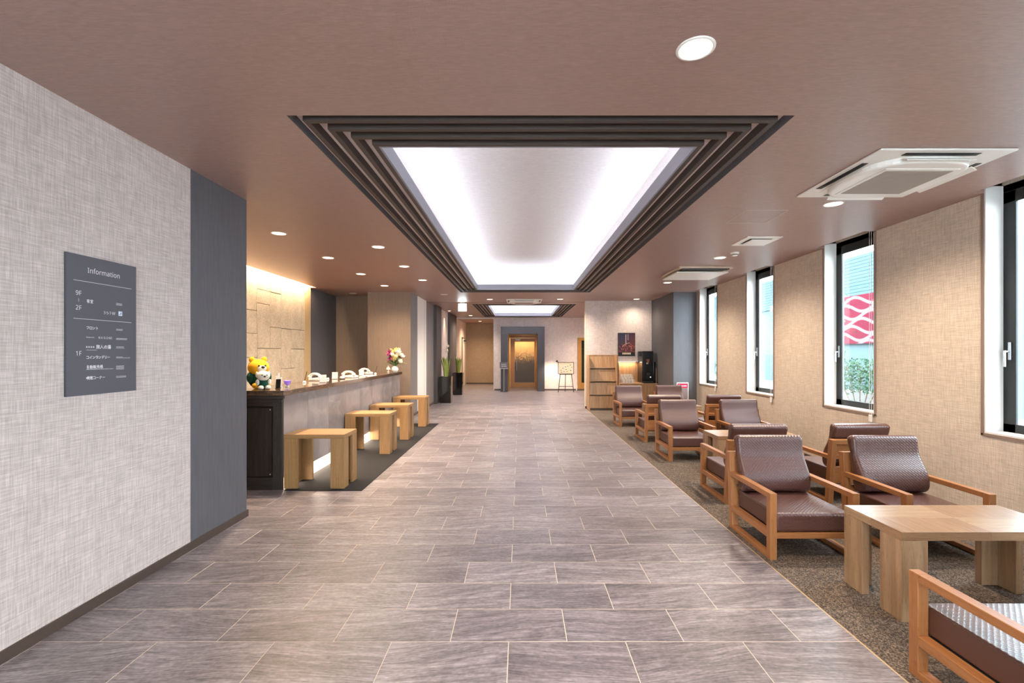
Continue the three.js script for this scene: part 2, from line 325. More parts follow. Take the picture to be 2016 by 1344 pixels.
{ // the left side beyond the counter
  const s = structure('wall_left_far'), X = -2.49;
  part('white_panel', bd(X - 0.2, X, 0, CEIL, 11.2, 12.26), M.white, s);
  part('panel_joint', bd(X, X + 0.002, 0, CEIL, 12.0, 12.008), M.trim, s);
  part('taupe_panel', bd(X - 0.2, X, 0, CEIL, 12.26, 13.3), M.taupePanel, s);
  part('dark_pier', bd(X - 0.2, X + 0.085, 0, CEIL, 13.3, 14.14), M.pier, s);
  part('niche_wall', bd(X - 0.2, X, 0, CEIL, 14.14, 15.9), M.linenPale, s);
  part('dark_pier', bd(X - 0.2, X + 0.085, 0, CEIL, 15.9, 17.5), M.pier, s);
  part('white_panel', bd(X - 0.2, X, 0, CEIL, 17.5, 18.15), M.white, s);
  part('corridor_wall', bd(X - 0.26, X - 0.06, 0, CEIL, 18.15, 22.0), M.linenPale, s);
  const b = structure('baseboard_far');
  part('baseboard', bd(X, X + 0.01, 0, 0.06, 11.2, 13.3), M.baseboard, b);
  part('baseboard', bd(-2.55, -1.02, 0, 0.06, 21.82, 21.84), M.baseboard, b);
  part('baseboard', bd(-1.0, -0.73, 0, 0.06, 18.085, 18.1), M.baseboard, b);
  part('baseboard', bd(0.95, 2.2, 0, 0.06, 18.085, 18.1), M.baseboard, b);
  const d = structure('door_4');                               // door in the corridor's side wall
  part('door_leaf', bd(X - 0.06, X - 0.03, 0, 2.1, 20.2, 21.1, 0.003), M.white, d);
  part('door_frame', [bd(X - 0.06, X - 0.02, 0, 2.16, 20.14, 20.2), bd(X - 0.06, X - 0.02, 0, 2.16, 21.1, 21.16), bd(X - 0.06, X - 0.02, 2.1, 2.16, 20.14, 21.16)], M.trim, d);
  part('door_closer', bd(X - 0.03, X + 0.05, 1.98, 2.05, 20.6, 20.9, 0.01), M.blackIron, d);
}
{ // far wall with the portal door
  const s = structure('wall_far');
  part('wall', [bd(-1.02, -0.5, 0, CEIL, 18.1, 18.3), bd(-0.5, 0.72, 2.22, CEIL, 18.1, 18.3), bd(0.72, 2.27, 0, CEIL, 18.1, 18.3), bd(2.27, 3.2, 2.07, CEIL, 18.1, 18.3), bd(3.2, 4.0, 0, CEIL, 18.1, 18.3)], M.linenPale, s);
  part('corridor_side', bd(-1.02, -0.9, 0, CEIL, 18.3, 21.84), M.linenPale, s);
  part('corridor_end', bd(-2.75, -0.9, 0, CEIL, 21.84, 22.0), std({ map: linenTone, color: 0xb8a48c, roughness: 0.85 }), s);
  part('header_trim', bd(-2.49, -1.02, CEIL - 0.05, CEIL, 18.1, 18.2, 0.003), M.white, s);
  part('corner_bead', bd(-1.035, -1.02, 0, CEIL, 18.09, 18.12), M.white, s);
  const d = structure('door_1');
  part('portal_side', bd(-0.73, -0.455, 0, 2.199, 17.6, 18.1, 0.004), M.portal, d);
  part('portal_side', bd(0.675, 0.945, 0, 2.199, 17.6, 18.1, 0.004), M.portal, d);
  part('portal_head', bd(-0.73, 0.945, 2.199, 2.476, 17.6, 18.1, 0.004), M.portal, d);
  part('jamb', bd(-0.47, -0.435, 0, 2.199, 17.66, 19.6), M.oakDoor, d);
  part('jamb', bd(0.66, 0.78, 0, 2.199, 18.1, 19.6), M.oakDoor, d);
  part('head_lining', bd(-0.47, 0.78, 2.17, 2.26, 18.12, 19.6), M.oakDoor, d);
  part('transom', bd(-0.44, 0.75, 2.1, 2.19, 19.5, 19.6), M.oakDoor, d);
  const leaf = part('door_leaf', [bd(-0.41, -0.216, 0.005, 2.095, 19.55, 19.6, 0.004, 'y'), bd(0.614, 0.744, 0.005, 2.095, 19.55, 19.6, 0.004, 'y'), bd(-0.216, 0.614, 1.947, 2.095, 19.55, 19.6, 0.004, 'x'), bd(-0.216, 0.614, 0.005, 0.216, 19.55, 19.6, 0.004, 'x')], M.oakDoor, d);
  part('pane', bd(-0.216, 0.614, 0.216, 1.947, 19.572, 19.576), M.frost, leaf);
  // printed film: solid below, breaking up into dots towards the top
  const c = document.createElement('canvas'); c.width = 256; c.height = 512; const g = c.getContext('2d');
  g.fillStyle = '#000'; g.fillRect(0, 0, 256, 512); g.fillStyle = '#fff'; g.fillRect(0, 270, 256, 242);
  for (let i = 0; i < 2600; i++) { const t = rnd(), y = 275 - 215 * Math.pow(t, 1.3); g.beginPath(); g.arc(rnd() * 256, y, 1 + 3.2 * (1 - t), 0, 7); g.fill(); }
  const a = new THREE.CanvasTexture(c);
  const film = new THREE.PlaneGeometry(0.83, 1.731).translate(0.199, 1.0815, -19.568);
  part('film', film, std({ color: 0x57524c, roughness: 0.6, alphaMap: a, alphaTest: 0.5, side: THREE.DoubleSide }), leaf, 'grey dotted film on the glass');
  part('handle', [rod([-0.14, 0.72, -19.5], [-0.14, 1.18, -19.5], 0.014), rod([-0.14, 0.78, -19.5], [-0.14, 0.78, -19.57], 0.01), rod([-0.14, 1.12, -19.5], [-0.14, 1.12, -19.57], 0.01)], M.steel, leaf);
  part('door_closer', bd(-0.2, 0.02, 1.99, 2.05, 19.49, 19.55, 0.008), M.whitePlastic, leaf);
  // room behind the door
  const r = structure('wall_room_behind');
  part('wall', [bd(-1.0, 1.5, 0, 2.9, 21.6, 21.7), bd(-0.9, -0.75, 0, 2.9, 18.3, 21.7), bd(1.3, 1.5, 0, 2.9, 18.3, 21.7)], std({ color: 0xcdb58e, roughness: 0.8 }), r);
  const d2 = structure('door_2');
  part('door_frame', [bd(2.27, 2.42, 0.06, 2.07, 18.06, 18.14, 0.003, 'y'), bd(3.05, 3.2, 0.06, 2.07, 18.06, 18.14, 0.003, 'y'), bd(2.42, 3.05, 1.96, 2.07, 18.06, 18.14, 0.003, 'x'), bd(2.42, 3.05, 0.06, 0.3, 18.06, 18.14, 0.003, 'x')], M.oakDoor, d2);
  part('pane', bd(2.42, 3.05, 0.3, 1.96, 18.1, 18.105), std({ color: 0x10161a, roughness: 0.08 }), d2);
  for (let i = 0; i < 5; i++) part('muntin', bd(2.42, 3.05, 0.55 + i * 0.27, 0.562 + i * 0.27, 18.09, 18.1), M.blackMatt, d2);
  part('muntin', bd(2.56, 2.572, 0.3, 1.96, 18.09, 18.1), M.blackMatt, d2);
  part('threshold', bd(2.25, 3.2, 0, 0.06, 18.05, 18.14), M.baseboard, d2);
}

// ---------------------------------------------------------------- ceiling
const COF = [[-1.357, 1.60, 2.68, 10.555], [-1.357, 1.60, 13.08, 17.79]];
{
  const c = structure('ceiling');
  const sh = new THREE.Shape([[-4.75, -4.2], [4.29, -4.2], [4.29, 22.0], [-4.75, 22.0]].map((p) => new THREE.Vector2(...p)));
  const hole = (x0, x1, d0, d1) => sh.holes.push(new THREE.Path([[x0, d0], [x0, d1], [x1, d1], [x1, d0]].map((p) => new THREE.Vector2(...p))));
  for (const [x0, x1, d0, d1] of COF) hole(x0, x1, d0, d1);
  for (const [a, b] of WIN) hole(3.914, XR + 0.15, a + 0.001, b - 0.001);
  hole(-4.45, -4.32, 4.2, 9.78);
  const g = new THREE.ExtrudeGeometry(sh, { depth: 0.06, bevelEnabled: false });
  g.rotateX(-Math.PI / 2).translate(0, CEIL, 0);
  metreUV(g);
  part('ceiling_board', g, M.ceiling, c);
  for (const [a, b] of WIN) part('blind_pocket', [bd(3.9, XR + 0.2, 3.04, 3.06, a - 0.02, b + 0.02), bd(3.9, 3.914, CEIL + 0.001, 3.05, a - 0.02, b + 0.02), bd(3.9, XR + 0.15, CEIL + 0.061, 3.05, a - 0.02, a), bd(3.9, XR + 0.15, CEIL + 0.061, 3.05, b, b + 0.02)], M.trim, c);
  part('light_slot', [bd(-4.5, -4.27, 3.12, 3.14, 4.15, 9.8), bd(-4.32, -4.3, CEIL + 0.061, 3.13, 4.15, 9.8), bd(-4.5, -4.3, CEIL + 0.061, 3.13, 9.78, 9.8), bd(-4.5, -4.3, CEIL + 0.061, 3.13, 4.15, 4.2)], M.white, c);
  part('wall_slot_back', bd(-4.5, -4.452, 2.868, 3.13, 4.2, 9.78), M.white, c);
  part('led_strip', bd(-4.328, -4.32, 2.96, 2.99, 4.3, 9.7), glowSlot, c);
  part('shutter_slot', bd(-2.49, 1.75, CEIL - 0.004, CEIL, 12.6, 12.625), M.bar, c);
  const h = part('access_hatch', [bd(2.18, 2.6, CEIL - 0.003, CEIL, 4.45, 4.46), bd(2.18, 2.6, CEIL - 0.003, CEIL, 4.89, 4.9), bd(2.18, 2.188, CEIL - 0.003, CEIL, 4.46, 4.89), bd(2.592, 2.6, CEIL - 0.003, CEIL, 4.46, 4.89)], std({ color: 0xb9a9a2, roughness: 0.5 }), c);
  rectLight('reception_slot_light', 5.4, 0.03, AMBER, K.cove, [-4.335, 2.975, -7.0], [-4.45, 2.7, -7.0]);
}
COF.forEach(([x0, x1, d0, d1], n) => {
  const c = structure(n ? 'ceiling_coffer_far' : 'ceiling_coffer');
  const ring = (name, o, w, y0, y1, mat, pieces = true) => {     // four bars round the coffer at offset o, width w
    const L = [bd(x0 + o, x1 - o, y0, y1, d0 + o, d0 + o + w), bd(x0 + o, x1 - o, y0, y1, d1 - o - w, d1 - o), bd(x0 + o, x0 + o + w, y0, y1, d0 + o + w, d1 - o - w), bd(x1 - o - w, x1 - o, y0, y1, d0 + o + w, d1 - o - w)];
    if (pieces) for (const g of L) part(name, g, mat, c); else part(name, L, mat, c);
  };
  ring('reveal_edge', -0.012, 0.0121, CEIL + 0.0005, CEIL + 0.06, M.darkPanel, false);
  ring('soffit', -0.05, 0.475, 2.92, 2.94, M.soffit, false);
  for (const o of [0.063, 0.168, 0.273, 0.376]) ring('trim_bar', o, 0.034, 2.862, 2.92, M.bar);
  ring('cove_lip', 0.41, 0.016, 2.862, 2.981, M.lip, false);
  const o = 0.25, Y = 3.33;
  ring('cove_wall', o - 0.02, 0.02, 2.94, Y, M.coffer, false);
  part('upper_ceiling', bd(x0 + o - 0.02, x1 - o + 0.02, Y, Y + 0.02, d0 + o - 0.02, d1 - o + 0.02), M.coffer, c);
  ring('led_strip', 0.32, 0.03, 2.941, 2.951, glowCool, false);
  const cx = (x0 + x1) / 2, cd = (d0 + d1) / 2, LX = x1 - x0 - 0.64, LD = d1 - d0 - 0.64, p = 0.335, y = 2.955, k = n ? K.farCoffer : K.coffer;
  rectLight('cove_light', LD, 0.03, COOL, k, [x0 + p, y, -cd], [x0 + p + 0.3, y + 0.4, -cd]);
  rectLight('cove_light', LD, 0.03, COOL, k, [x1 - p, y, -cd], [x1 - p - 0.3, y + 0.4, -cd]);
  rectLight('cove_light', LX, 0.03, COOL, k, [cx, y, -d0 - p], [cx, y + 0.4, -d0 - p - 0.3]);
  rectLight('cove_light', LX, 0.03, COOL, k, [cx, y, -d1 + p], [cx, y + 0.4, -d1 + p + 0.3]);
});

// ---------------------------------------------------------------- windows
WIN.forEach(([a, b], i) => {
  const w = structure('window_' + (i + 1));
  const X = XR, J = 0.15, F = 0.1, out = X + J;
  part('lining', [bd(X - 0.004, out, SILL, HEAD + 0.06, b - 0.012, b - 0.0005), bd(X - 0.004, out, SILL, HEAD + 0.06, a + 0.0005, a + 0.012)], M.white, w);
  part('sill_board', bd(X - 0.006, out, SILL + 0.0005, SILL + 0.018, a + 0.012, b - 0.012, 0.002), M.white, w);
  part('trim', [bd(X - 0.01, X, SILL - 0.02, CEIL, b, b + 0.025, 0.002), bd(X - 0.01, X, SILL - 0.02, CEIL, a - 0.025, a, 0.002), bd(X - 0.01, X, SILL - 0.025, SILL, a - 0.025, b + 0.025, 0.002)], M.trim, w);
  part('window_frame', [bd(out, out + 0.022, SILL + 0.0, HEAD, b - 0.012 - F, b - 0.0, 0.004), bd(out, out + 0.022, SILL, HEAD, a, a + 0.012 + F, 0.004), bd(out, out + 0.022, HEAD - F, HEAD + 0.02, a, b, 0.004), bd(out, out + 0.022, SILL, SILL + 0.09, a, b, 0.004)], M.blackMatt, w);
  part('pane', bd(out + 0.008, out + 0.012, SILL + 0.09, HEAD - F, a + F, b - F), M.glass, w);
  const hy = 1.44, hd = b - 0.07;
  part('handle', [bd(out - 0.012, out, hy - 0.02, hy + 0.13, hd - 0.012, hd + 0.012, 0.003), rod([out - 0.012, hy + 0.05, -hd], [out - 0.05, hy + 0.05, -hd], 0.009), bd(out - 0.06, out - 0.045, hy - 0.08, hy + 0.06, hd - 0.009, hd + 0.009, 0.004)], M.steel, w);
});
[[0, 'farthest window beside the dark pillar'], [1, 'second window from the dark pillar'], [2, 'window that shows the red banner outside']].forEach(([i, where]) => {
  const [a, b] = WIN[i], t = thing('roller_blind', 'rolled up blind with white pull cord in the ' + where, 'blind', XR, 0, -a, 0, 'rolled up window blinds');
  part('roller', rod([0.03, 2.97, -0.03], [0.03, 2.97, -(b - a) + 0.03], 0.03, 14), M.white, t);
  part('pull_cord', [rod([-0.022, 0.76, -0.05], [-0.022, 2.97, -0.05], 0.0022, 5), rod([-0.022, 0.76, -0.02], [-0.022, 2.97, -0.02], 0.0022, 5), rod([-0.022, 2.97, -0.05], [0.03, 2.97, -0.03], 0.004, 5)], M.whitePlastic, t);
  part('cord_weight', bx(-0.03, -0.012, 0.69, 0.77, -0.058, -0.012, 0.006), M.whitePlastic, t);
});

// ---------------------------------------------------------------- ceiling lamps
function downlight(x, d, label, kind = 'warm', group = 'recessed ceiling downlights', R = 0.072) {
  const t = thing('downlight', label, 'downlight', x, CEIL, -d, 0, group);
  part('trim_ring', lathe([[R + 0.014, 0], [R + 0.014, -0.004], [R + 0.004, -0.007], [R, -0.004], [R, 0.0]], 28), M.whitePlastic, t);
  part('diffuser', lathe([[0, -0.003], [R, -0.003], [R, 0]], 28), kind === 'off' ? M.whitePlastic : kind === 'pale' ? glowPale : glowWarm, t);
  if (kind !== 'off') {
    const s = new THREE.SpotLight(kind === 'amber' ? AMBER : kind === 'warm' ? WARM : PALE, kind === 'pale' ? K.pale : K.down, 0, 1.3, 1, 2);
    s.name = 'lamp_light'; s.position.set(0, -0.02, 0); s.target.position.set(0, -2, 0); s.castShadow = true; s.shadow.radius = 3;
    t.add(s); t.add(s.target);
  }
  return t;
}
const dim = (t, k, angle) => { const l = t.children.find((c) => c.isSpotLight); l.intensity *= k; if (angle) l.angle = angle; return t; };
const ORD = ['nearest', 'second', 'third', 'fourth'];
downlight(0.797, 2.09, 'large glaring downlight near the top of the picture, right of the coffer', 'warm');
[4.269, 6.69, 9.064].forEach((d, i) => downlight(2.905, d, ORD[i] + ' warm downlight from the camera in the row along the window wall'));
[5.322, 6.69, 8.07, 9.476].forEach((d, i) => downlight(-2.785, d, ORD[i] + ' warm downlight from the camera in the row above the reception counter', 'amber'));
[6.01, 7.358, 8.747].forEach((d, i) => downlight(-1.848, d, ORD[i] + ' pale downlight from the camera between reception counter and coffer', 'pale'));
downlight(-1.80, 10.92, 'unlit small downlight left of the coffer end before the exit sign', 'off');
downlight(-3.87, 10.69, 'unlit small downlight before the back wall of the reception', 'off');
dim(downlight(-0.779, 11.91, 'warm downlight left of the ceiling unit between the coffers'), 1.6);
dim(downlight(1.035, 11.87, 'warm downlight right of the ceiling unit between the coffers'), 1.6);
dim(downlight(-2.33, 15.2, 'small downlight over the planters washing the niche wall', 'amber', undefined, 0.05), 0.28, 0.7);
downlight(-1.825, 17.06, 'warm downlight before the corridor opening, left of the far coffer');
downlight(-1.75, 20.2, 'warm downlight inside the far corridor', 'amber');
dim(downlight(3.0, 11.85, 'downlight over the coffee machine and poster', 'warm'), 0.2);
dim(downlight(0.15, 20.9, 'downlight in the room behind the wooden glass door', 'amber'), 1.6);
for (const [d, l] of [[14.3, 'downlight behind the partition wall, nearer one'], [16.6, 'downlight behind the partition wall, before the far wall']]) dim(downlight(2.9, d, l), 1.6);
dim(downlight(0.15, 18.9, 'small downlight in the recess over the wooden glass door', 'amber', undefined, 0.04), 0.3).position.y = 2.17;
for (const [x, d] of [[0.8, -1.2], [-1.2, -1.2]]) downlight(x, d, x > 0 ? 'downlight behind the camera on the window side' : 'downlight behind the camera on the pale linen wall side');

// ---------------------------------------------------------------- ceiling units
function superSquare(r, n, k = 64) { const s = new THREE.Shape(); for (let i = 0; i <= k; i++) { const a = i / k * Math.PI * 2, c = Math.cos(a), q = Math.sin(a), m = r / Math.pow(Math.pow(Math.abs(c), n) + Math.pow(Math.abs(q), n), 1 / n); i ? s.lineTo(m * c, m * q) : s.moveTo(m * c, m * q); } return s; }
function cassette(x, d, label) {
  const t = thing('air_conditioner', label, 'air conditioner', x, CEIL, -d, 0, 'ceiling cassette air conditioners');
  part('cover_plate', bx(-0.465, 0.465, -0.014, 0, -0.475, 0.475, 0.005), M.whitePlastic, t);
  const g = new THREE.ExtrudeGeometry(superSquare(0.355, 3.2), { depth: 0.02, bevelEnabled: true, bevelThickness: 0.018, bevelSize: 0.022, bevelSegments: 3 });
  g.rotateX(Math.PI / 2).translate(0, -0.018, 0);
  part('body', g, M.whitePlastic, t);
  part('grille_frame', bx(-0.27, 0.27, -0.062, -0.054, -0.27, 0.27, 0.004), M.whitePlastic, t);
  part('grille', Array.from({ length: 40 }, (_, i) => bx(-0.24, 0.24, -0.0655, -0.061, -0.235 + i * 0.012, -0.2275 + i * 0.012)), std({ color: 0xa2958a, roughness: 0.6 }), t);
  for (let k = 0; k < 4; k++) {
    const q = k * Math.PI / 2;
    part('air_slot', bx(-0.26, 0.26, -0.0165, -0.012, 0.388, 0.432, 0.002).rotateY(q), M.blackMatt, t);
    const v = bx(-0.24, 0.24, -0.004, 0.004, 0, 0.05, 0.003); v.rotateX(0.5).translate(0, -0.03, 0.372).rotateY(q);
    part('vane', v, M.whitePlastic, t);
  }
  return t;
}
cassette(2.9, 3.58, 'large square ceiling air conditioner above the window wall at top right');
cassette(0.113, 12.32, 'square ceiling air conditioner between the two lit coffers');
{
  const v = thing('ceiling_vent', 'small white square ceiling vent with inner panel near the smoke detector', 'vent', 2.91, CEIL, -5.68);
  part('vent_frame', [bx(-0.21, 0.21, -0.012, 0, -0.22, -0.15, 0.003), bx(-0.21, 0.21, -0.012, 0, 0.15, 0.22, 0.003), bx(-0.21, -0.14, -0.012, 0, -0.15, 0.15, 0.003), bx(0.14, 0.21, -0.012, 0, -0.15, 0.15, 0.003)], M.whitePlastic, v);
  part('dark_opening', bx(-0.14, 0.14, -0.004, 0, -0.15, 0.15), M.blackMatt, v);
  part('inner_panel', bx(-0.115, 0.115, -0.024, -0.012, -0.125, 0.125, 0.004), M.whitePlastic, v);
  part('panel_mount', bx(-0.02, 0.02, -0.013, -0.004, -0.02, 0.02), M.whitePlastic, v);
  const u = thing('air_purifier', 'white flat ceiling unit with lowered panel and dark slot', 'ceiling unit', 2.98, CEIL - 0.0005, -7.8);
  part('housing', bx(-0.43, 0.43, -0.03, 0, -0.5, 0.44, 0.004), std({ color: 0xcbb9a4, roughness: 0.5 }), u);
  part('dark_slot', bx(-0.38, 0.38, -0.042, -0.029, 0.3, 0.42), M.blackMatt, u);
  part('drop_panel', bx(-0.42, 0.42, -0.075, -0.055, -0.48, 0.29, 0.005), M.whitePlastic, u);
  part('panel_stem', [bx(-0.3, -0.26, -0.056, -0.029, -0.1, 0.1), bx(0.26, 0.3, -0.056, -0.029, -0.1, 0.1), bx(-0.36, 0.36, -0.06, -0.029, -0.42, -0.3)], std({ color: 0xcbb9a4, roughness: 0.5 }), u);
  const s = thing('smoke_detector', 'small round white smoke detector on the ceiling beside a downlight', 'smoke detector', 2.963, CEIL, -6.35);
  part('base', lathe([[0, -0.02], [0.05, -0.02], [0.055, -0.008], [0.055, 0]], 24), M.whitePlastic, s);
  part('sensor_cage', lathe([[0, -0.05], [0.03, -0.048], [0.036, -0.04], [0.036, -0.02]], 20), M.whitePlastic, s);
  part('sensor_slit', lathe([[0.0365, -0.036], [0.0372, -0.034], [0.0372, -0.027], [0.0365, -0.025]], 20), M.blackMatt, s);
  const v2 = thing('ceiling_vent', 'flat taupe ceiling vent before the partition wall, right of the coffee downlight', 'vent', 3.4, CEIL, -11.5);
  part('vent_plate', bx(-0.15, 0.15, -0.01, 0, -0.2, 0.2, 0.004), std({ color: 0xb09080, roughness: 0.6 }), v2);
  const sp = thing('sprinkler', 'tiny white ceiling sprinkler beside the flat drop panel unit', 'sprinkler', 2.92, CEIL, -8.62);
  part('cover', lathe([[0, -0.01], [0.045, -0.008], [0.05, 0]], 18), M.whitePlastic, sp);
}
{ // exit sign
  const e = thing('exit_sign', 'glowing white square exit sign hanging from the ceiling on the left', 'exit sign', -1.577, CEIL, -12.66);
  part('bracket', bx(-0.06, 0.06, -0.03, 0, -0.02, 0.02, 0.004), M.whitePlastic, e);
  part('sign_box', bx(-0.12, 0.12, -0.25, -0.03, -0.028, 0.025, 0.006), M.whitePlastic, e);
  part('lit_face', bx(-0.112, 0.112, -0.242, -0.038, 0.025, 0.029), M.glow(new THREE.Color(0.9, 0.98, 1), 3.2), e);
  rectLight('exit_sign_light', 0.22, 0.2, new THREE.Color(0.88, 0.96, 1), 6, [-1.577, 2.72, -12.62], [-1.577, 2.72, -10]);
}

// ---------------------------------------------------------------- reception counter
{
  const c = thing('reception_counter', 'long reception counter with polished brown top and grey stone front', 'counter', 0, 0, 0);
  const X = -2.561, d0 = 4.966, d1 = 9.81;
  part('core', bd(-3.05, X - 0.03, 0.14, 1.015, d0 + 0.03, d1), M.darkWood, c);
  part('plinth', bd(-2.98, X - 0.12, 0, 0.14, d0 + 0.03, d1 - 0.04), std({ color: 0xd8c4a2, roughness: 0.6 }), c);
  const n = 8, L = (d1 - d0) / n;
  for (let i = 0; i < n; i++) { const g = bd(X - 0.03, X, 0.13, 1.015, d0 + i * L + 0.0012, d0 + (i + 1) * L - 0.0012, 0.002); metreUV(g, undefined, rnd() * 2, rnd() * 2); part('stone_slab', g, M.marble, c); }
  part('countertop', bd(-3.12, -2.517, 1.018, 1.075, 4.915, 5.62 - 0.0015, 0.006), M.granite, c);
  part('countertop', bd(-3.12, -2.517, 1.018, 1.075, 5.62 + 0.0015, 9.861, 0.006), M.granite, c);
  part('edge_moulding', [bd(-3.1, -2.53, 0.985, 1.018, 4.925, 4.966, 0.008), bd(-3.1, -2.545, 0.95, 0.985, 4.94, 4.966, 0.008)], M.darkWood, c);
  const e = part('end_panel', [bd(-3.1, -2.95, 0, 0.985, 4.966, 4.996, 0.003, 'y'), bd(-2.665, X + 0.001, 0, 0.985, 4.966, 4.996, 0.003, 'y'), bd(-2.95, -2.665, 0.9, 0.985, 4.966, 4.996, 0.003, 'x'), bd(-2.95, -2.665, 0, 0.13, 4.966, 4.996, 0.003, 'x')], M.darkWood, c);
  part('inset_panel', bd(-2.95, -2.665, 0.13, 0.9, 4.982, 4.997, 0, 'y'), M.darkWood, e);
  part('bead', [bd(-2.95, -2.665, 0.885, 0.9, 4.972, 4.984, 0.003), bd(-2.95, -2.665, 0.13, 0.145, 4.972, 4.984, 0.003), bd(-2.68, -2.665, 0.145, 0.885, 4.972, 4.984, 0.003)], M.black, e);
  for (const y of [0.165, 0.865]) part('screw', ball(0.008, -2.7, y, -4.98, 1, 1, 0.5, 10), M.steel, e);
  part('end_panel', bd(-3.1, X, 0, 1.015, d1, d1 + 0.03, 0.003, 'y'), M.marble, c);
  part('kick_light', bd(X - 0.06, X - 0.045, 0.118, 0.128, d0 + 0.05, d1 - 0.05), glowSlot, c);
  rectLight('kick_light', 4.7, 0.014, WARM, K.kick * 6, [X - 0.052, 0.114, -(d0 + d1) / 2], [X - 0.0, 0, -(d0 + d1) / 2]);
}
// low stands beside the counter: square top, four angle legs
function legL(x, z, sx, sz, a, b, t, h) {                       // two boards meeting at the outer corner (x, z), running inward
  return [bx(x, x - sx * a, 0, h, z, z - sz * t, 0.002, 'y'), bx(x, x - sx * t, 0, h, z - sz * t, z - sz * b, 0.002, 'y')];
}
{
  const W = 0.655, D = 0.39, H = 0.587, y = 0.006;
  const s = thing('oak_stand', 'x', 'stool', 0, y, 0, 0, 'low oak stands along the reception counter');
  part('top', bx(-W / 2, W / 2, H - 0.046, H, -D / 2, D / 2, 0.003, 'x'), M.oakStool, s);
  for (const sx of [-1, 1]) for (const sz of [-1, 1]) part('leg', legL(sx * W / 2, sz * D / 2, sx, sz, 0.15, 0.135, 0.03, H - 0.047), M.oakStool, s);
  const P = [[-2.235, 5.0, 'low oak stand nearest the camera, at the dark end of the counter'], [-2.22, 6.704, 'second oak stand from the camera along the counter'], [-2.215, 7.81, 'third oak stand from the camera along the counter'], [-2.21, 9.2, 'farthest oak stand, below the flower vase end of the counter']];
  P.forEach(([x, d, l], i) => { if (!i) { s.position.set(x, y, -d - D / 2); s.userData.label = l; } else copyOf(s, l, x, y, -d - D / 2); });
}

// ---------------------------------------------------------------- armchairs
function cushionGeo(prof, W, r, n = 4) {                        // closed profile of [z, y], swept along x with rounded ends; returns [cover, ends]
  const N = prof.length, nor = prof.map((_, i) => { const a = prof[(i + N - 1) % N], b = prof[(i + 1) % N], dz = b[0] - a[0], dy = b[1] - a[1], l = Math.hypot(dz, dy); return [-dy / l, dz / l]; });
  const area = prof.reduce((s, p, i) => { const q = prof[(i + 1) % N]; return s + p[0] * q[1] - q[0] * p[1]; }, 0), sg = area > 0 ? 1 : -1;   // nor * sg points inward
  const xs = []; for (let k = 0; k <= n; k++) { const a = k / n * Math.PI / 2; xs.push([-W / 2 + r * (1 - Math.sin(a)) * 1, r * (1 - Math.cos(a))]); }
  const left = xs.slice().reverse().map(([x, ins]) => [x, ins]);  // from outer end inwards
  const rows = [...left.map(([x, i]) => [x, i]), ...left.slice().reverse().map(([x, i]) => [-x, i])];
  const pos = [], uv = [], idx = []; let arc = [0];
  for (let i = 1; i <= N; i++) arc.push(arc[i - 1] + Math.hypot(prof[i % N][0] - prof[i - 1][0], prof[i % N][1] - prof[i - 1][1]));
  // inset is largest at the outer end
  const R = rows.map(([x], k) => { const e = Math.max(0, Math.abs(x) - (W / 2 - r)) / r; return [x, r * (1 - Math.sqrt(Math.max(0, 1 - e * e)))]; });
  for (const [x, ins] of R) for (let i = 0; i <= N; i++) { const p = prof[i % N], q = nor[i % N]; pos.push(x, p[1] + q[1] * sg * ins, p[0] + q[0] * sg * ins); uv.push(x + ins, arc[i]); }
  for (let k = 0; k < R.length - 1; k++) for (let i = 0; i < N; i++) { const a = k * (N + 1) + i, b = a + 1, c = a + N + 1, d = c + 1; sg > 0 ? idx.push(a, b, c, b, d, c) : idx.push(a, c, b, b, c, d); }
  const g = new THREE.BufferGeometry(); g.setAttribute('position', new THREE.Float32BufferAttribute(pos, 3)); g.setAttribute('uv', new THREE.Float32BufferAttribute(uv, 2)); g.setIndex(idx); g.computeVertexNormals();
  const caps = [0, R.length - 1].map((k) => {
    const cp = [], ci = [], [x, ins] = R[k]; let cz = 0, cy = 0;
    for (let i = 0; i < N; i++) { const p = prof[i], q = nor[i], z = p[0] + q[0] * sg * ins, y = p[1] + q[1] * sg * ins; cp.push(x, y, z); cz += z / N; cy += y / N; }
    cp.push(x, cy, cz);
    for (let i = 0; i < N; i++) { const j = (i + 1) % N; (k ? sg > 0 : sg < 0) ? ci.push(N, j, i) : ci.push(N, i, j); }
    const h = new THREE.BufferGeometry(); h.setAttribute('position', new THREE.Float32BufferAttribute(cp, 3)); h.setIndex(ci); h.computeVertexNormals(); return metreUV(h);
  });
  return [g, caps];
}
const smooth = (pts, n = 56) => new THREE.CatmullRomCurve3(pts.map(([z, y]) => new THREE.Vector3(0, y, z)), true, 'centripetal').getPoints(n).slice(0, n).map((p) => [p.z, p.y]);
function roundRect(z0, z1, y0, y1, r, k = 5) { const o = []; for (const [cz, cy, a0] of [[z1 - r, y1 - r, 0], [z0 + r, y1 - r, 1], [z0 + r, y0 + r, 2], [z1 - r, y0 + r, 3]]) for (let i = 0; i <= k; i++) { const a = (a0 + i / k) * Math.PI / 2; o.push([cz + r * Math.cos(a), cy + r * Math.sin(a)]); } return o; }
const chair = thing('lounge_chair', 'x', 'armchair', 0, 0, 0, 0, 'woven leather armchairs along the window wall');
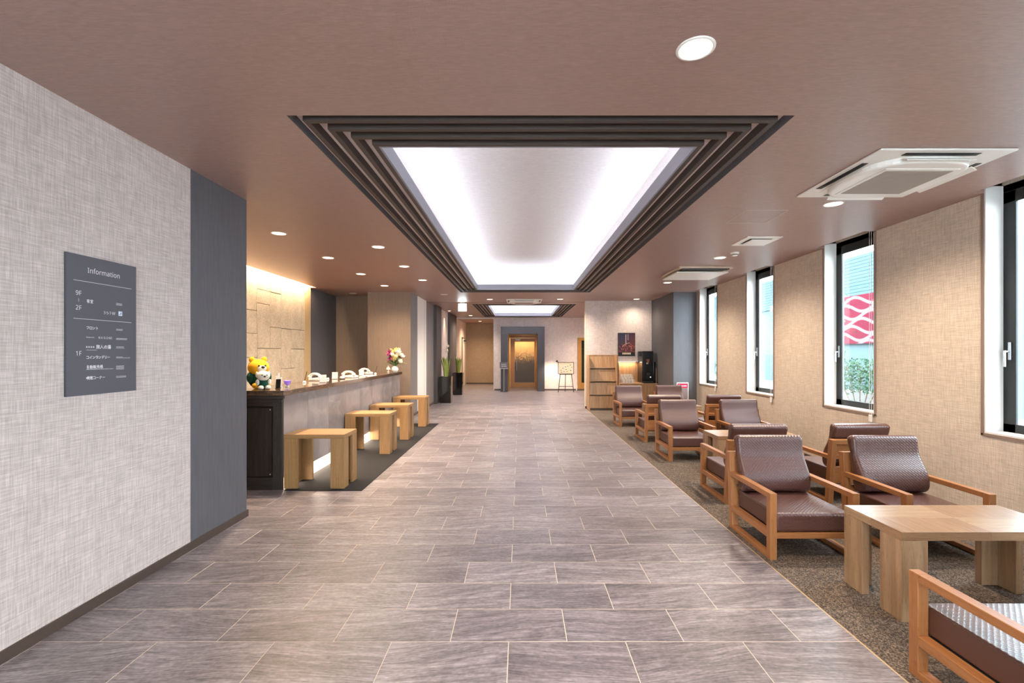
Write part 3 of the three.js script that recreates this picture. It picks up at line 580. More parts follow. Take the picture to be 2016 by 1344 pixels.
{
  const t = chair, w = M.oakChair, O = 0.32, T = 0.05, F = 0.325, r = 0.003;
  for (const s of [-1, 1]) {
    const a = s * O, b = s * (O - T), x0 = Math.min(a, b), x1 = Math.max(a, b), xm = (a + b) / 2;
    part('front_leg', bx(x0, x1, 0, 0.475, F - 0.05, F, r, 'y'), w, t);
    part('rear_post', bar([xm, 0, -0.285], [xm, 0.635, -0.345], T, 0.055, r), w, t);
    part('armrest', bx(x0, x1, 0.437, 0.475, -0.305, F - 0.05, r, 'z'), w, t);
    part('side_rail', bx(x0, x1, 0.15, 0.195, -0.275, F - 0.05, r, 'z'), w, t);
    part('sled_rail', bx(x0, x1, 0.0, 0.034, -0.262, F - 0.05, r, 'z'), w, t);
  }
  const I = O - T;
  part('front_rail', bx(-I, I, 0.151, 0.194, F - 0.045, F - 0.005, r, 'x'), w, t);
  const back = (y) => -0.285 - 0.06 * y / 0.635;
  const board = (y0, y1, th, dz) => bar([0, y0, back(y0) + dz], [0, y1, back(y1) + dz], I * 2, th, r, false);
  const top = part('back_rail', board(0.59, 0.635, 0.045, 0), w, t), low = part('back_rail', board(0.445, 0.485, 0.045, 0), w, t);
  part('back_panel', board(0.485, 0.59, 0.018, 0.012), w, t);
  part('seat_board', board(0.2, 0.365, 0.04, 0), w, t);
  part('seat_base', bx(-I, I, 0.175, 0.195, -0.26, F - 0.05), M.blackMatt, t);
  const [sg, se] = cushionGeo(roundRect(-0.262, F - 0.006, 0.196, 0.33, 0.024), I * 2 - 0.004, 0.012, 3);
  const seat = part('seat_cushion', sg, M.woven, t);
  for (const e of se) part('side_panel', e, M.leather, seat, 'plain brown leather side');
  const prof = smooth([[-0.325, 0.775], [-0.285, 0.783], [-0.262, 0.765], [-0.252, 0.70], [-0.24, 0.635], [-0.205, 0.57], [-0.163, 0.50], [-0.142, 0.43], [-0.148, 0.37], [-0.185, 0.336], [-0.24, 0.34], [-0.268, 0.38], [-0.287, 0.5], [-0.302, 0.62], [-0.335, 0.70], [-0.345, 0.755]]);
  const [bg, be] = cushionGeo(prof, 0.556, 0.028, 5);
  const bc = part('back_cushion', bg, M.woven, t);
  for (const e of be) part('side_panel', e, M.leather, bc, 'plain brown leather side');
  const y = 0.0012, C = [
    [2.125, 2.14, 1, 'armchair nearest the camera, cut off by the right picture edge'],
    [2.104, 3.285, 0, 'armchair at the tile edge, facing us behind the nearest coffee table'],
    [3.06, 3.266, 0, 'armchair facing us behind the right half of the nearest table'],
    [2.33, 5.135, 1, 'armchair seen from behind, just past the nearest one facing us'],
    [3.345, 5.16, 1, 'armchair seen from behind, below the red banner window'],
    [2.345, 6.25, 0, 'armchair at the tile edge, facing us behind the second table'],
    [3.255, 6.25, 0, 'armchair by the window wall, facing us behind the second table'],
    [2.38, 8.24, 1, 'armchair seen from behind, left before the farthest table'],
    [3.37, 8.24, 1, 'armchair seen from behind, near the wall before the farthest table'],
    [2.31, 9.2, 0, 'armchair in front of the brochure rack, farthest one beside the tiles'],
    [3.21, 9.3, 0, 'armchair in front of the red sign, farthest one near the dark pillar'],
  ];
  C.forEach(([x, d, away, l], i) => {
    const z = away ? -d + F : -d - F, c = i ? copyOf(t, '', x, y, z, away ? Math.PI : 0) : (t.position.set(x, y, z), t.rotation.y = away ? Math.PI : 0, t);
    c.userData.label = 'brown woven leather ' + l;
  });
}
// ---------------------------------------------------------------- coffee tables
{
  const W = 0.99, D = 0.45, H = 0.495;
  const t = thing('coffee_table', 'x', 'table', 0, 0, 0, 0, 'low oak coffee tables between the armchairs');
  const q = (sx, sz, m, g) => part('top_panel', bx(sx < 0 ? -W / 2 : 0, sx < 0 ? 0 : W / 2, H - 0.048, H, sz < 0 ? -D / 2 : 0, sz < 0 ? 0 : D / 2, 0.0012, g), m, t);
  q(-1, -1, M.oakTable, 'x'); q(1, -1, M.oakTableDark, 'z'); q(-1, 1, M.oakTableDark, 'z'); q(1, 1, M.oakTable, 'x');
  for (const sx of [-1, 1]) for (const sz of [-1, 1]) part('leg', legL(sx * W / 2, sz * D / 2, sx, sz, 0.145, 0.155, 0.045, H - 0.049), M.oakTable, t);
  const L = [[2.591, 2.5285, 'low oak coffee table nearest the camera at the right picture edge'], [2.83, 5.43, 'low oak coffee table second from the camera, half hidden by armchairs'], [2.865, 8.5, 'farthest low oak coffee table, almost hidden between the armchairs']];
  L.forEach(([x, d, l], i) => { const z = -d - D / 2; if (i) copyOf(t, l, x, 0.0012, z); else { t.position.set(x, 0.0012, z); t.userData.label = l; } });
}

// ---------------------------------------------------------------- information board
const GLYPH = {
  フ: '1,2 9,2 8,5 5,8 3,9', ロ: '1.5,2 8.5,2 8.5,9 1.5,9 1.5,2', ン: '1,2 3.5,3.8|1,9 5,8 9,3', ト: '4,1 4,9.5|4,4 8,6', コ: '1,2 8.5,2 8.5,8.7|1,8.7 9.3,8.7', イ: '8,1 5,4 1,6|5.2,4 5.2,9.6',
  ラ: '2,1.5 8,1.5|1,4 9,4 7.5,7 3.5,9.5', ド: '3.5,1 3.5,9.5|3.5,4 7.5,6|6.5,1 7.5,2.5|8.3,.5 9.3,2', リ: '2.5,1.5 2.5,6|7.5,1 7.5,6 6,8 3.5,9.5', ー: '1,5 9,5', ナ: '1,4 9,4|5,1 5,5 2.5,9.5',
  客: '5,0 5,1.5|1,3 1,1.5 9,1.5 9,3|4,2.2 2,5|3.3,3.3 7,3.3 4.5,5.5 1,7|3.5,4 6,5.8 9.5,7|3,7 7,7 7,9.7 3,9.7 3,7', 室: '5,0 5,1.5|1,3 1,1.5 9,1.5 9,3|2.5,3.5 7.5,3.5|5,3.5 3,5.2 7,5.2|5,5.5 5,9.5|2.5,7.2 7.5,7.2|1,9.6 9,9.6',
  自: '5,0 4,1.5|2.5,1.5 7.5,1.5 7.5,9.5 2.5,9.5 2.5,1.5|2.5,4.2 7.5,4.2|2.5,6.8 7.5,6.8', 動: '1,1.2 5,.6|.5,2.3 5.5,2.3|1,3.3 5,3.3 5,6.3 1,6.3 1,3.3|1,4.8 5,4.8|3,1 3,9|1,7.6 5,7.6|.5,9.3 5.5,9|6,3.5 9.5,3.5 9.2,8.5 8.2,9.2|7.6,1 7.5,5 5.8,9.5',
  販: '.8,1 4,1 4,6.5 .8,6.5 .8,1|.8,2.8 4,2.8|.8,4.6 4,4.6|1.8,7 .6,9.5|3,7 4.3,9.2|5,1.5 9.5,1.2|5.5,1.5 5.5,5 4.7,9.5|6,4 9,4 7.5,7 5.3,9.5|6.2,5 7.5,7.5 9.7,9.5', 売: '1.5,1.5 8.5,1.5|5,0 5,3.3|2.5,3.3 7.5,3.3|1,6.2 1,4.8 9,4.8 9,6.2|3.8,6 3.5,8 1,9.6|6.2,6 6.2,9.2 9.2,9.2 9.3,8',
  機: '.3,3 4,3|2.2,0 2.2,9.8|2.2,3.5 .4,7|2.4,4 4,6|5.5,.5 4.6,2.2 5.8,2.4 4.5,4|8.3,.5 7.4,2.2 8.8,2.4 7.5,4|4.2,5.2 9.7,5.2|6.8,0 7.2,6 8.5,9 9.7,9.5|5.4,5.2 5.2,7.5 4.2,9.6|9,6.5 6.5,9.3',
  喫: '.6,2.5 3,2.5 3,7 .6,7 .6,2.5|4,1.5 7,1.5|4,3 7,3|5.4,0 5.4,4.8|3.8,4.8 7,4.2|7.4,1.2 9.6,1.2 9.3,4.4 8.6,4.5|8.3,1.2 7.2,4.6|3.8,6.2 9.6,6.2|6.6,5.2 6,7.5 3.8,9.8|6.8,6.8 9.8,9.8',
  煙: '.6,2.5 1,4.5|3.8,2 3,4|2.2,0 2.2,4.5 .4,9.6|2.3,5.5 3.8,8.4|4.4,1 9.8,1|5,2.5 9.3,2.5 9.3,4.8 5,4.8 5,2.5|6.4,1 6.4,4.8|7.9,1 7.9,4.8|4.8,7 9.4,7|7.1,5.2 7.1,9.4|4.3,9.4 9.8,9.4',
  旅: '2,0 2.6,1.4|.3,2 4.4,2|1.8,2.2 1.5,6 .3,9.6|1.7,4.4 4,4.4 3.7,9 2.7,9|6,0 4.8,2.5|5.5,1.6 9.6,1.6|8.4,3 5.4,4|6,4 5.8,9.6|6.2,6.6 7.6,6|7.6,4 8.4,7.4 9.8,9.6|9.4,4.8 8.2,6', 人: '5,.6 4.6,4 .6,9.5|4.8,4 9.6,9.5', の: '5.4,2 4.2,7 2.4,8.4 1.2,6.4 2.2,3.2 5,1.8 8,2.6 9,5.4 8,8 5.6,9.4', 湯: '1,1 2.4,2.2|.4,4 1.9,5|.5,9.5 2.6,6.6|4.2,.6 8.8,.6 8.8,4 4.2,4 4.2,.6|4.2,2.3 8.8,2.3|3.2,5.4 9.8,5.4|5,5.4 3.2,8|4.6,6.6 9.2,6.6 8.8,9.4 7.8,9.6|6.4,6.8 4.4,9.6|8,6.8 6.2,9.6',
};
function kana(g, text, x, y, s, lw = 1) {                        // stroke lettering, top left at x, y
  g.lineWidth = lw; g.lineCap = g.lineJoin = 'round';
  for (const ch of text) { if (GLYPH[ch]) for (const l of GLYPH[ch].split('|')) { g.beginPath(); l.split(' ').forEach((p, i) => { const [a, b] = p.split(',').map(Number); i ? g.lineTo(x + a * s / 10, y + b * s / 10) : g.moveTo(x + a * s / 10, y + b * s / 10); }); g.stroke(); } x += s * 1.06; }
}
function fineText(g, x, y, w, h, s) { let a = x; while (a < x + w) { const l = 2 + hash(a, y, s) * 4; g.fillRect(a, y, l, h); a += l + 1.6; } }
function canvasMat(w, h, draw, extra = {}) { const c = document.createElement('canvas'); c.width = w; c.height = h; draw(c.getContext('2d'), w, h); const t = new THREE.CanvasTexture(c); t.colorSpace = THREE.SRGBColorSpace; return std({ map: t, roughness: 0.45, ...extra }); }
{
  const face = canvasMat(912, 1580, (g, w, h) => {
    g.fillStyle = '#5b5b63'; g.fillRect(0, 0, w, h); g.fillStyle = g.strokeStyle = '#e9e6ea';
    const U = (u) => u * w, V = (v) => v * h;
    g.font = '78px sans-serif'; g.textAlign = 'center'; g.save(); g.translate(U(0.505), V(0.118)); const m = g.measureText('Information').width; g.scale(U(0.47) / m, 1); g.fillText('Information', 0, 0); g.restore();
    g.fillRect(U(0.09), V(0.183), U(0.83), 5); g.fillRect(U(0.09), V(0.4525), U(0.83), 5);
    g.textAlign = 'left'; g.font = '70px sans-serif'; g.fillText('9F', U(0.115), V(0.288)); g.fillText('2F', U(0.115), V(0.392)); g.fillRect(U(0.155), V(0.31), 4, V(0.024)); g.fillText('1F', U(0.115), V(0.715));
    kana(g, '客室', U(0.26), V(0.31), 40, 5);
    g.font = '46px sans-serif'; g.fillText('3·5·7·8F', U(0.495), V(0.405));
    g.fillStyle = '#e8eef4'; g.fillRect(U(0.715), V(0.374), 54, 54); g.fillStyle = '#c22c3c'; g.fillRect(U(0.722), V(0.374) + 36, 30, 5); g.fillStyle = '#39a6dc'; g.fillRect(U(0.745), V(0.374) + 14, 18, 20); g.fillStyle = '#e9e6ea';
    const rows = [0.515, 0.586, 0.652, 0.73, 0.80, 0.88], x = U(0.255);
    kana(g, 'フロント', x, V(0.503), 36, 5.5);
    g.font = '20px sans-serif'; g.fillText('Restaurant', x, V(0.588)); g.font = '36px sans-serif'; let nx = U(0.42); for (const ch of 'NAGOMI') { g.fillText(ch, nx, V(0.592)); nx += 34; }
    for (let i = 0; i < 4; i++) g.strokeRect(x + i * 28, V(0.65), 12, 12);
    kana(g, '旅人の湯', U(0.39), V(0.637), 46, 6); fineText(g, x, V(0.674), 130, 5, 2);
    kana(g, 'コインランドリー', x, V(0.717), 36, 5.5); kana(g, '自動販売機', x, V(0.786), 40, 5); fineText(g, x, V(0.815), 345, 6, 3); kana(g, '喫煙コーナー', x, V(0.866), 38, 5);
    rows.forEach((v, i) => { for (let k = 0; k < (i === 4 ? 4 : 2); k++) fineText(g, U(0.68), V(v) - 6 + k * 13, [90, 150, 110, k ? 200 : 90, 110, 140][i], 6, i * 7 + k); });
    for (let k = 0; k < 3; k++) fineText(g, U(0.68), V(0.312) + k * 10, 80, 5, 60 + k);
  }, { roughness: 0.35 });
  const side = std({ color: 0x46464c, roughness: 0.4 });
  const b = thing('information_board', 'dark grey information board with white lettering on the pale linen wall', 'sign', XL, 1.635, -2.728, Math.PI / 2);
  part('board', bx(-0.228, 0.228, -0.395, 0.395, 0.0, 0.012, 0.001), side, b);
  part('printed_face', new THREE.PlaneGeometry(0.456, 0.79).translate(0, 0, 0.0126), face, b);
}

// ---------------------------------------------------------------- things on the counter
const CT = 1.0752;
{ // plush toys, plain ones
  const yellow = std({ color: 0xf0b41c, roughness: 0.9 }), green = std({ color: 0x0f4a38, roughness: 0.9 }), fur = std({ color: 0xe9e4d8, roughness: 0.95 }), ink = std({ color: 0x0c0a0a, roughness: 0.4 });
  const b = thing('plush_bear', 'yellow headed plush bear in a dark green outfit at the counter end', 'plush toy', -3.0, CT, -5.28, 0.9);
  part('body', ball(0.1, 0, 0.1, 0, 1, 1.02, 0.9), green, b);
  part('head', ball(0.105, 0, 0.235, 0.01, 1.05, 0.92, 1), yellow, b);
  for (const s of [-1, 1]) { part('ear', ball(0.032, s * 0.066, 0.325, 0, 1, 1.1, 0.6, 14), yellow, b); part('arm', ball(0.04, s * 0.1, 0.125, 0.03, 0.8, 1.5, 0.9, 14), green, b); part('foot', ball(0.042, s * 0.055, 0.034, 0.085, 1, 0.8, 1.3, 14), yellow, b); part('eye', ball(0.011, s * 0.035, 0.258, 0.108, 1, 1, 0.6, 10), ink, b); }
  part('muzzle', ball(0.046, 0, 0.225, 0.095, 1.1, 0.85, 0.8, 16), fur, b); part('nose', ball(0.017, 0, 0.242, 0.132, 1.2, 0.9, 0.8, 12), ink, b);
  const w = thing('plush_dog', 'small white plush toy with green clothes leaning against the yellow bear', 'plush toy', -2.845, CT, -5.1, 0.75);
  part('body', ball(0.058, 0, 0.062, 0, 1, 1.05, 0.9, 16), green, w); part('head', ball(0.062, 0, 0.15, 0.012, 1.1, 0.9, 1, 16), fur, w);
  for (const s of [-1, 1]) { part('ear', ball(0.026, s * 0.06, 0.165, 0, 0.55, 1.25, 0.8, 12), fur, w); part('arm', ball(0.024, s * 0.06, 0.08, 0.025, 0.8, 1.4, 0.9, 12), fur, w); part('leg', ball(0.03, s * 0.035, 0.024, 0.06, 1, 0.8, 1.5, 12), fur, w); part('eye', ball(0.007, s * 0.024, 0.16, 0.068, 1, 1, 0.6, 8), ink, w); }
  part('nose', ball(0.011, 0, 0.144, 0.075, 1.2, 0.9, 0.8, 10), ink, w);
}
{
  const cardFace = canvasMat(128, 180, (g, w, h) => { g.fillStyle = '#f4efe8'; g.fillRect(0, 0, w, h); g.fillStyle = '#8a7f78'; for (let i = 0; i < 9; i++) fineText(g, 14, 26 + i * 15, 60 + hash(i, 3, 2) * 38, 5, i); });
  const tb = thing('leaflet_stand', 'clear tabletop stand with white leaflets right of the white plush', 'leaflet stand', -2.79, CT, -5.34, 0.4);
  part('holder', bx(-0.04, 0.04, 0, 0.012, -0.02, 0.05, 0.002), M.glass, tb);
  [[-0.026, 0.14], [-0.004, 0.17], [0.02, 0.12]].forEach(([x, h]) => part('leaflet', bx(x - 0.009, x + 0.009, 0.012, h, -0.012 + x * 0.2, 0.004 + x * 0.2).rotateX(-0.08), cardFace, tb));
  const cs = thing('card_holder', 'small black card stand beside the white leaflets', 'card holder', -2.77, CT, -5.28, 0.3);
  part('back', bar([0, 0.0, 0.02], [0, 0.1, -0.02], 0.05, 0.012, 0.002), M.black, cs); part('foot', bx(-0.025, 0.025, 0, 0.008, -0.03, 0.035, 0.002), M.black, cs);
  const vi = thing('violet_ornament', 'small violet shell shaped ornament beside the black card stand', 'ornament', -2.735, CT, -5.42, 0.2);
  part('shell', lathe([[0.006, 0.02], [0.03, 0.04], [0.042, 0.075], [0.038, 0.08], [0.02, 0.045], [0, 0.03]], 20), phys({ color: 0xa27df0, roughness: 0.25, clearcoat: 0.6 }), vi); part('base', lathe([[0, 0], [0.024, 0], [0.02, 0.01], [0.006, 0.022]], 16), M.whitePlastic, vi);
  const signFace = canvasMat(160, 200, (g, w, h) => { g.fillStyle = '#8e898f'; g.fillRect(0, 0, w, h); g.fillStyle = '#d8d4da'; for (let i = 0; i < 8; i++) fineText(g, 16, 22 + i * 20, 80 + hash(i, 5, 2) * 40, 7, i); });
  function counterSign(x, d, turn, label) {
    const t = thing('counter_sign', label, 'sign', x, CT, -d, turn, 'slanted counter signs');
    part('sign_plate', bar([0, 0, 0.035], [0, 0.105, -0.02], 0.085, 0.005, 0.001), signFace, t);
    part('stand', bx(-0.04, 0.04, 0, 0.005, -0.03, 0.04, 0.001), M.blackMatt, t); return t;
  }
  counterSign(-2.67, 6.25, 0.35, 'slanted grey counter sign nearest the camera, before the first white phone');
  counterSign(-2.85, 7.1, 0.35, 'slanted grey counter sign left of the call bell');
  counterSign(-2.82, 8.2, 0.35, 'slanted grey counter sign left of the farthest white phone');
  function pen(x, d, label) {
    const t = thing('pen_stand', label, 'pen stand', x, CT, -d, 0, 'counter pens in round stands');
    part('base', lathe([[0, 0], [0.022, 0], [0.024, 0.008], [0.014, 0.024], [0, 0.028]], 16), M.whitePlastic, t);
    part('pen', [rod([0, 0.02, 0], [0.03, 0.15, -0.01], 0.0042, 8)], M.blackIron, t); return t;
  }
  pen(-2.9, 6.2, 'pen in a round white stand, nearest the camera on the counter'); pen(-2.92, 7.0, 'pen in a round stand between the first phone and the slanted sign'); pen(-2.62, 7.75, 'pen in a round stand right of the second white phone'); pen(-2.76, 8.8, 'farthest pen in a round stand, left of the small lamp');
  function phone(x, d, turn, label) {
    const t = thing('telephone', label, 'telephone', x, CT, -d, turn, 'white counter telephones');
    const b = bx(-0.08, 0.08, 0, 0.035, -0.1, 0.1, 0.01); b.rotateX(0); part('base', b, M.whitePlastic, t);
    const k = part('keypad', bx(-0.02, 0.07, 0.035, 0.039, -0.05, 0.09, 0.002), std({ color: 0xb7b0a8, roughness: 0.6 }), t);
    for (let i = 0; i < 12; i++) part('key', bx(-0.01 + (i % 3) * 0.026, 0.008 + (i % 3) * 0.026, 0.039, 0.043, -0.035 + Math.floor(i / 3) * 0.03, -0.017 + Math.floor(i / 3) * 0.03), M.whitePlastic, k);
    const c = new THREE.CatmullRomCurve3([[-0.05, 0.055, 0.11], [-0.05, 0.085, 0.07], [-0.05, 0.1, 0], [-0.05, 0.085, -0.07], [-0.05, 0.055, -0.11]].map((p) => new THREE.Vector3(...p)));
    part('handset', [new THREE.TubeGeometry(c, 20, 0.019, 10), ball(0.03, -0.05, 0.058, 0.1, 1, 0.8, 1, 12), ball(0.03, -0.05, 0.058, -0.1, 1, 0.8, 1, 12)], M.whitePlastic, t); return t;
  }
  phone(-2.94, 6.7, 1.2, 'white telephone behind the nearest slanted sign'); phone(-2.76, 7.5, 1.3, 'white telephone with keypad right of the call bell'); phone(-2.92, 8.75, 1.2, 'farthest white telephone on the counter');
  const bl = thing('call_bell', 'silver dome call bell on the counter between slanted sign and phone', 'bell', -2.73, CT, -7.08);
  part('base', lathe([[0, 0], [0.042, 0], [0.042, 0.012], [0, 0.014]], 24), M.blackMatt, bl); part('dome', lathe([[0.04, 0.014], [0.038, 0.03], [0.026, 0.045], [0, 0.052]], 24), std({ color: 0xe0dcd6, roughness: 0.25, metalness: 0.7 }), bl); part('button', lathe([[0.006, 0.05], [0.006, 0.062], [0, 0.064]], 12), M.steel, bl);
  const pp = part('paper_sheet', bx(-0.1, 0.1, 0, 0.002, -0.15, 0.15), M.paper, scene); pp.position.set(-2.66, CT, -8.1); pp.userData = { label: 'white paper form lying flat on the counter top', category: 'paper' };
  const lm = thing('small_lamp', 'small white lamp with pleated shade left of the vase', 'lamp', -2.74, CT, -9.6);
  part('base', lathe([[0, 0], [0.028, 0], [0.024, 0.012], [0.008, 0.02], [0.008, 0.06], [0, 0.06]], 18), M.whitePlastic, lm); part('shade', lathe([[0.044, 0.055], [0.03, 0.1], [0.012, 0.115], [0, 0.118]], 14), M.whitePlastic, lm); part('finial', ball(0.014, 0, 0.126, 0, 1, 1, 1, 12), M.whitePlastic, lm);
}
// flowers
function petal(L, W, curl, n = 5) {
  const g = new THREE.PlaneGeometry(1, 1, 2, n), p = g.attributes.position;
  for (let i = 0; i < p.count; i++) { const s = p.getY(i) + 0.5, x = p.getX(i) * 2; const w = W * Math.sin(Math.PI * Math.min(1, 0.08 + s * 0.92)) * (1 - 0.25 * s); p.setXYZ(i, x * w / 2, L * s * Math.cos(curl * s * 0.6), L * s * Math.sin(curl * s * 0.9) - Math.abs(x) * w * 0.12); }
  g.computeVertexNormals(); return g;
}
function blossom(L, W, n, curl, open) { const a = []; for (let i = 0; i < n; i++) a.push(petal(L, W, curl).rotateX(-open).rotateY(i / n * Math.PI * 2)); return merge(a); }
const DS = (c, o = {}) => std({ color: c, roughness: 0.6, side: THREE.DoubleSide, ...o });
{
  const v = thing('flower_vase', 'round white vase with pink and white lilies at the far counter end', 'flowers', -2.62, CT, -9.66);
  part('vase', lathe([[0, 0], [0.04, 0], [0.066, 0.03], [0.074, 0.062], [0.062, 0.1], [0.034, 0.122], [0.03, 0.126], [0.026, 0.12], [0.05, 0.09], [0, 0.02]], 28), M.whitePlastic, v);
  const pink = DS(0xc76aa6), white = DS(0xf1ead9), magenta = DS(0x7d1f45), leafM = DS(0x3f6b2c), cream = DS(0xd9d08a), stemM = std({ color: 0x4c6b30, roughness: 0.7 });
  const flower = [blossom(0.08, 0.055, 6, 0.6, 1.15), blossom(0.055, 0.05, 5, 0.3, 1.3), blossom(0.085, 0.05, 6, 0.8, 1.0)];
  const leafG = petal(0.16, 0.032, 0.8, 8);
  for (let i = 0; i < 84; i++) {
    const th = rnd() * Math.PI * 2, rr = Math.sqrt(rnd()), x = Math.cos(th) * rr * 0.16 + (rnd() - 0.5) * 0.03, z = Math.sin(th) * rr * 0.12, y = 0.2 + rnd() * 0.22 + 0.07 * (1 - rr);
    if (i % 3 === 0) part('stem', rod([0, 0.1, 0], [x, y, z], 0.003, 5), stemM, v);
    const kind = i % 2 ? 'blossom' : 'leaf';
    if (kind === 'leaf') { const m = part('leaf', leafG, i % 8 ? leafM : cream, v); m.position.set(x * 0.6, 0.13 + rnd() * 0.16, z * 0.6); m.rotation.set(0.3 + rnd() * 0.9, th, 0, 'YXZ'); m.rotation.y = Math.atan2(x, z); }
    else { const c = x < -0.02 ? (rnd() < 0.7 ? pink : magenta) : rnd() < 0.7 ? white : rnd() < 0.5 ? magenta : cream; const m = part('blossom', flower[i % 3], c, v); m.position.set(x, y, z); m.rotation.set(0.5 + rnd() * 0.8, Math.atan2(x, z + 0.08), 0, 'YXZ'); }
  }
  for (let i = 0; i < 7; i++) { const x = -0.1 + rnd() * 0.05, y = 0.36 + rnd() * 0.13; part('twig', [rod([0, 0.12, 0], [x, y, (rnd() - 0.5) * 0.1], 0.002, 5), ball(0.012, x, y, 0, 1, 1, 1, 8)], cream, v); }
}
// ---------------------------------------------------------------- planters
{
  const leafTex = tex(64, 256, 1, 1, (u, v) => { const e = Math.abs(u - 0.5) * 2, b = fbm(u * 4, v * 40, 4, 40, 5, 2); return e > 0.62 ? [196, 190, 84] : mix3([54, 92, 40], [112, 148, 66], b); });
  const m = std({ map: leafTex, roughness: 0.5, side: THREE.DoubleSide });
  const blades = Array.from({ length: 6 }, (_, k) => {
    const H = 0.45 + 0.2 * rnd(), W = 0.035 + 0.014 * rnd(), lean = 0.06 + 0.17 * rnd(), g = new THREE.PlaneGeometry(1, 1, 2, 10), p = g.attributes.position, tw = (rnd() - 0.5) * 1.2;
    for (let i = 0; i < p.count; i++) { const s = p.getY(i) + 0.5, x = p.getX(i) * 2, w = W * Math.min(1, 0.55 + s * 1.4) * (s > 0.55 ? 1 - Math.pow((s - 0.55) / 0.45, 1.6) : 1) + 0.002, a = tw * s; p.setXYZ(i, x * w / 2 * Math.cos(a), H * s * (1 - 0.12 * lean * s), lean * H * s * s + x * w / 2 * Math.sin(a) - Math.abs(x) * 0.004); }
    g.computeVertexNormals(); return g;
  });
  function planter(x, d, label) {
    const t = thing('planter', label, 'planter', x, 0, -d, 0, 'tall black planters of upright leaves'), w0 = 0.16, w1 = 0.175, H = 0.775;
    const body = new THREE.CylinderGeometry(w1 * Math.SQRT2, w0 * Math.SQRT2, H, 4, 1, true).rotateY(Math.PI / 4).translate(0, H / 2, 0).toNonIndexed(); body.computeVertexNormals();
    const inner = new THREE.CylinderGeometry((w1 - 0.015) * Math.SQRT2, (w1 - 0.02) * Math.SQRT2, 0.06, 4, 1, true).rotateY(Math.PI / 4).translate(0, H - 0.03, 0).scale(1, 1, 1);
    part('pot', [body, inner, bx(-w1, w1, H - 0.002, H, w1 - 0.015, w1), bx(-w1, w1, H - 0.002, H, -w1, -w1 + 0.015), bx(-w1, -w1 + 0.015, H - 0.002, H, -w1 + 0.015, w1 - 0.015), bx(w1 - 0.015, w1, H - 0.002, H, -w1 + 0.015, w1 - 0.015)], M.planter, t);
    part('soil', bx(-w1 + 0.015, w1 - 0.015, H - 0.06, H - 0.04, -w1 + 0.015, w1 - 0.015), M.baseboard, t);
    for (let i = 0; i < 34; i++) { const b = part('leaf', blades[i % 6], m, t), a = rnd() * Math.PI * 2, q = rnd() * 0.085; b.position.set(Math.cos(a) * q, H - 0.05, Math.sin(a) * q); b.rotation.y = -a + Math.PI / 2 + (rnd() - 0.5); b.scale.setScalar(0.85 + rnd() * 0.3); }
    return t;
  }
  planter(-2.19, 13.68, 'tall glossy black planter of upright yellow edged leaves, nearer of two');
  planter(-2.185, 16.28, 'tall glossy black planter of upright leaves, farther one before the corridor');
}
{ // wall vase with small white blossoms in the lit niche
  const t = thing('wall_flowers', 'small spray of white blossoms on the lit niche wall behind the planters', 'flowers', -2.46, 1.45, -15.35, Math.PI / 2);
  part('wall_vase', lathe([[0, 0], [0.02, 0.01], [0.03, 0.08], [0.024, 0.12]], 14), M.whitePlastic, t);
  const g = blossom(0.03, 0.025, 5, 0.5, 0.9), w = DS(0xf3ebe0);
  for (let i = 0; i < 18; i++) { const x = (rnd() - 0.5) * 0.3, y = 0.05 + rnd() * 0.26; const b = part('blossom', g, w, t); b.position.set(x, y, 0.02 + rnd() * 0.05); b.rotation.set(1.2, rnd() * 6, 0); if (i % 2) part('stem', rod([0, 0.1, 0], [x, y, 0.03], 0.002, 4), DS(0x6b5a38), t); }
}

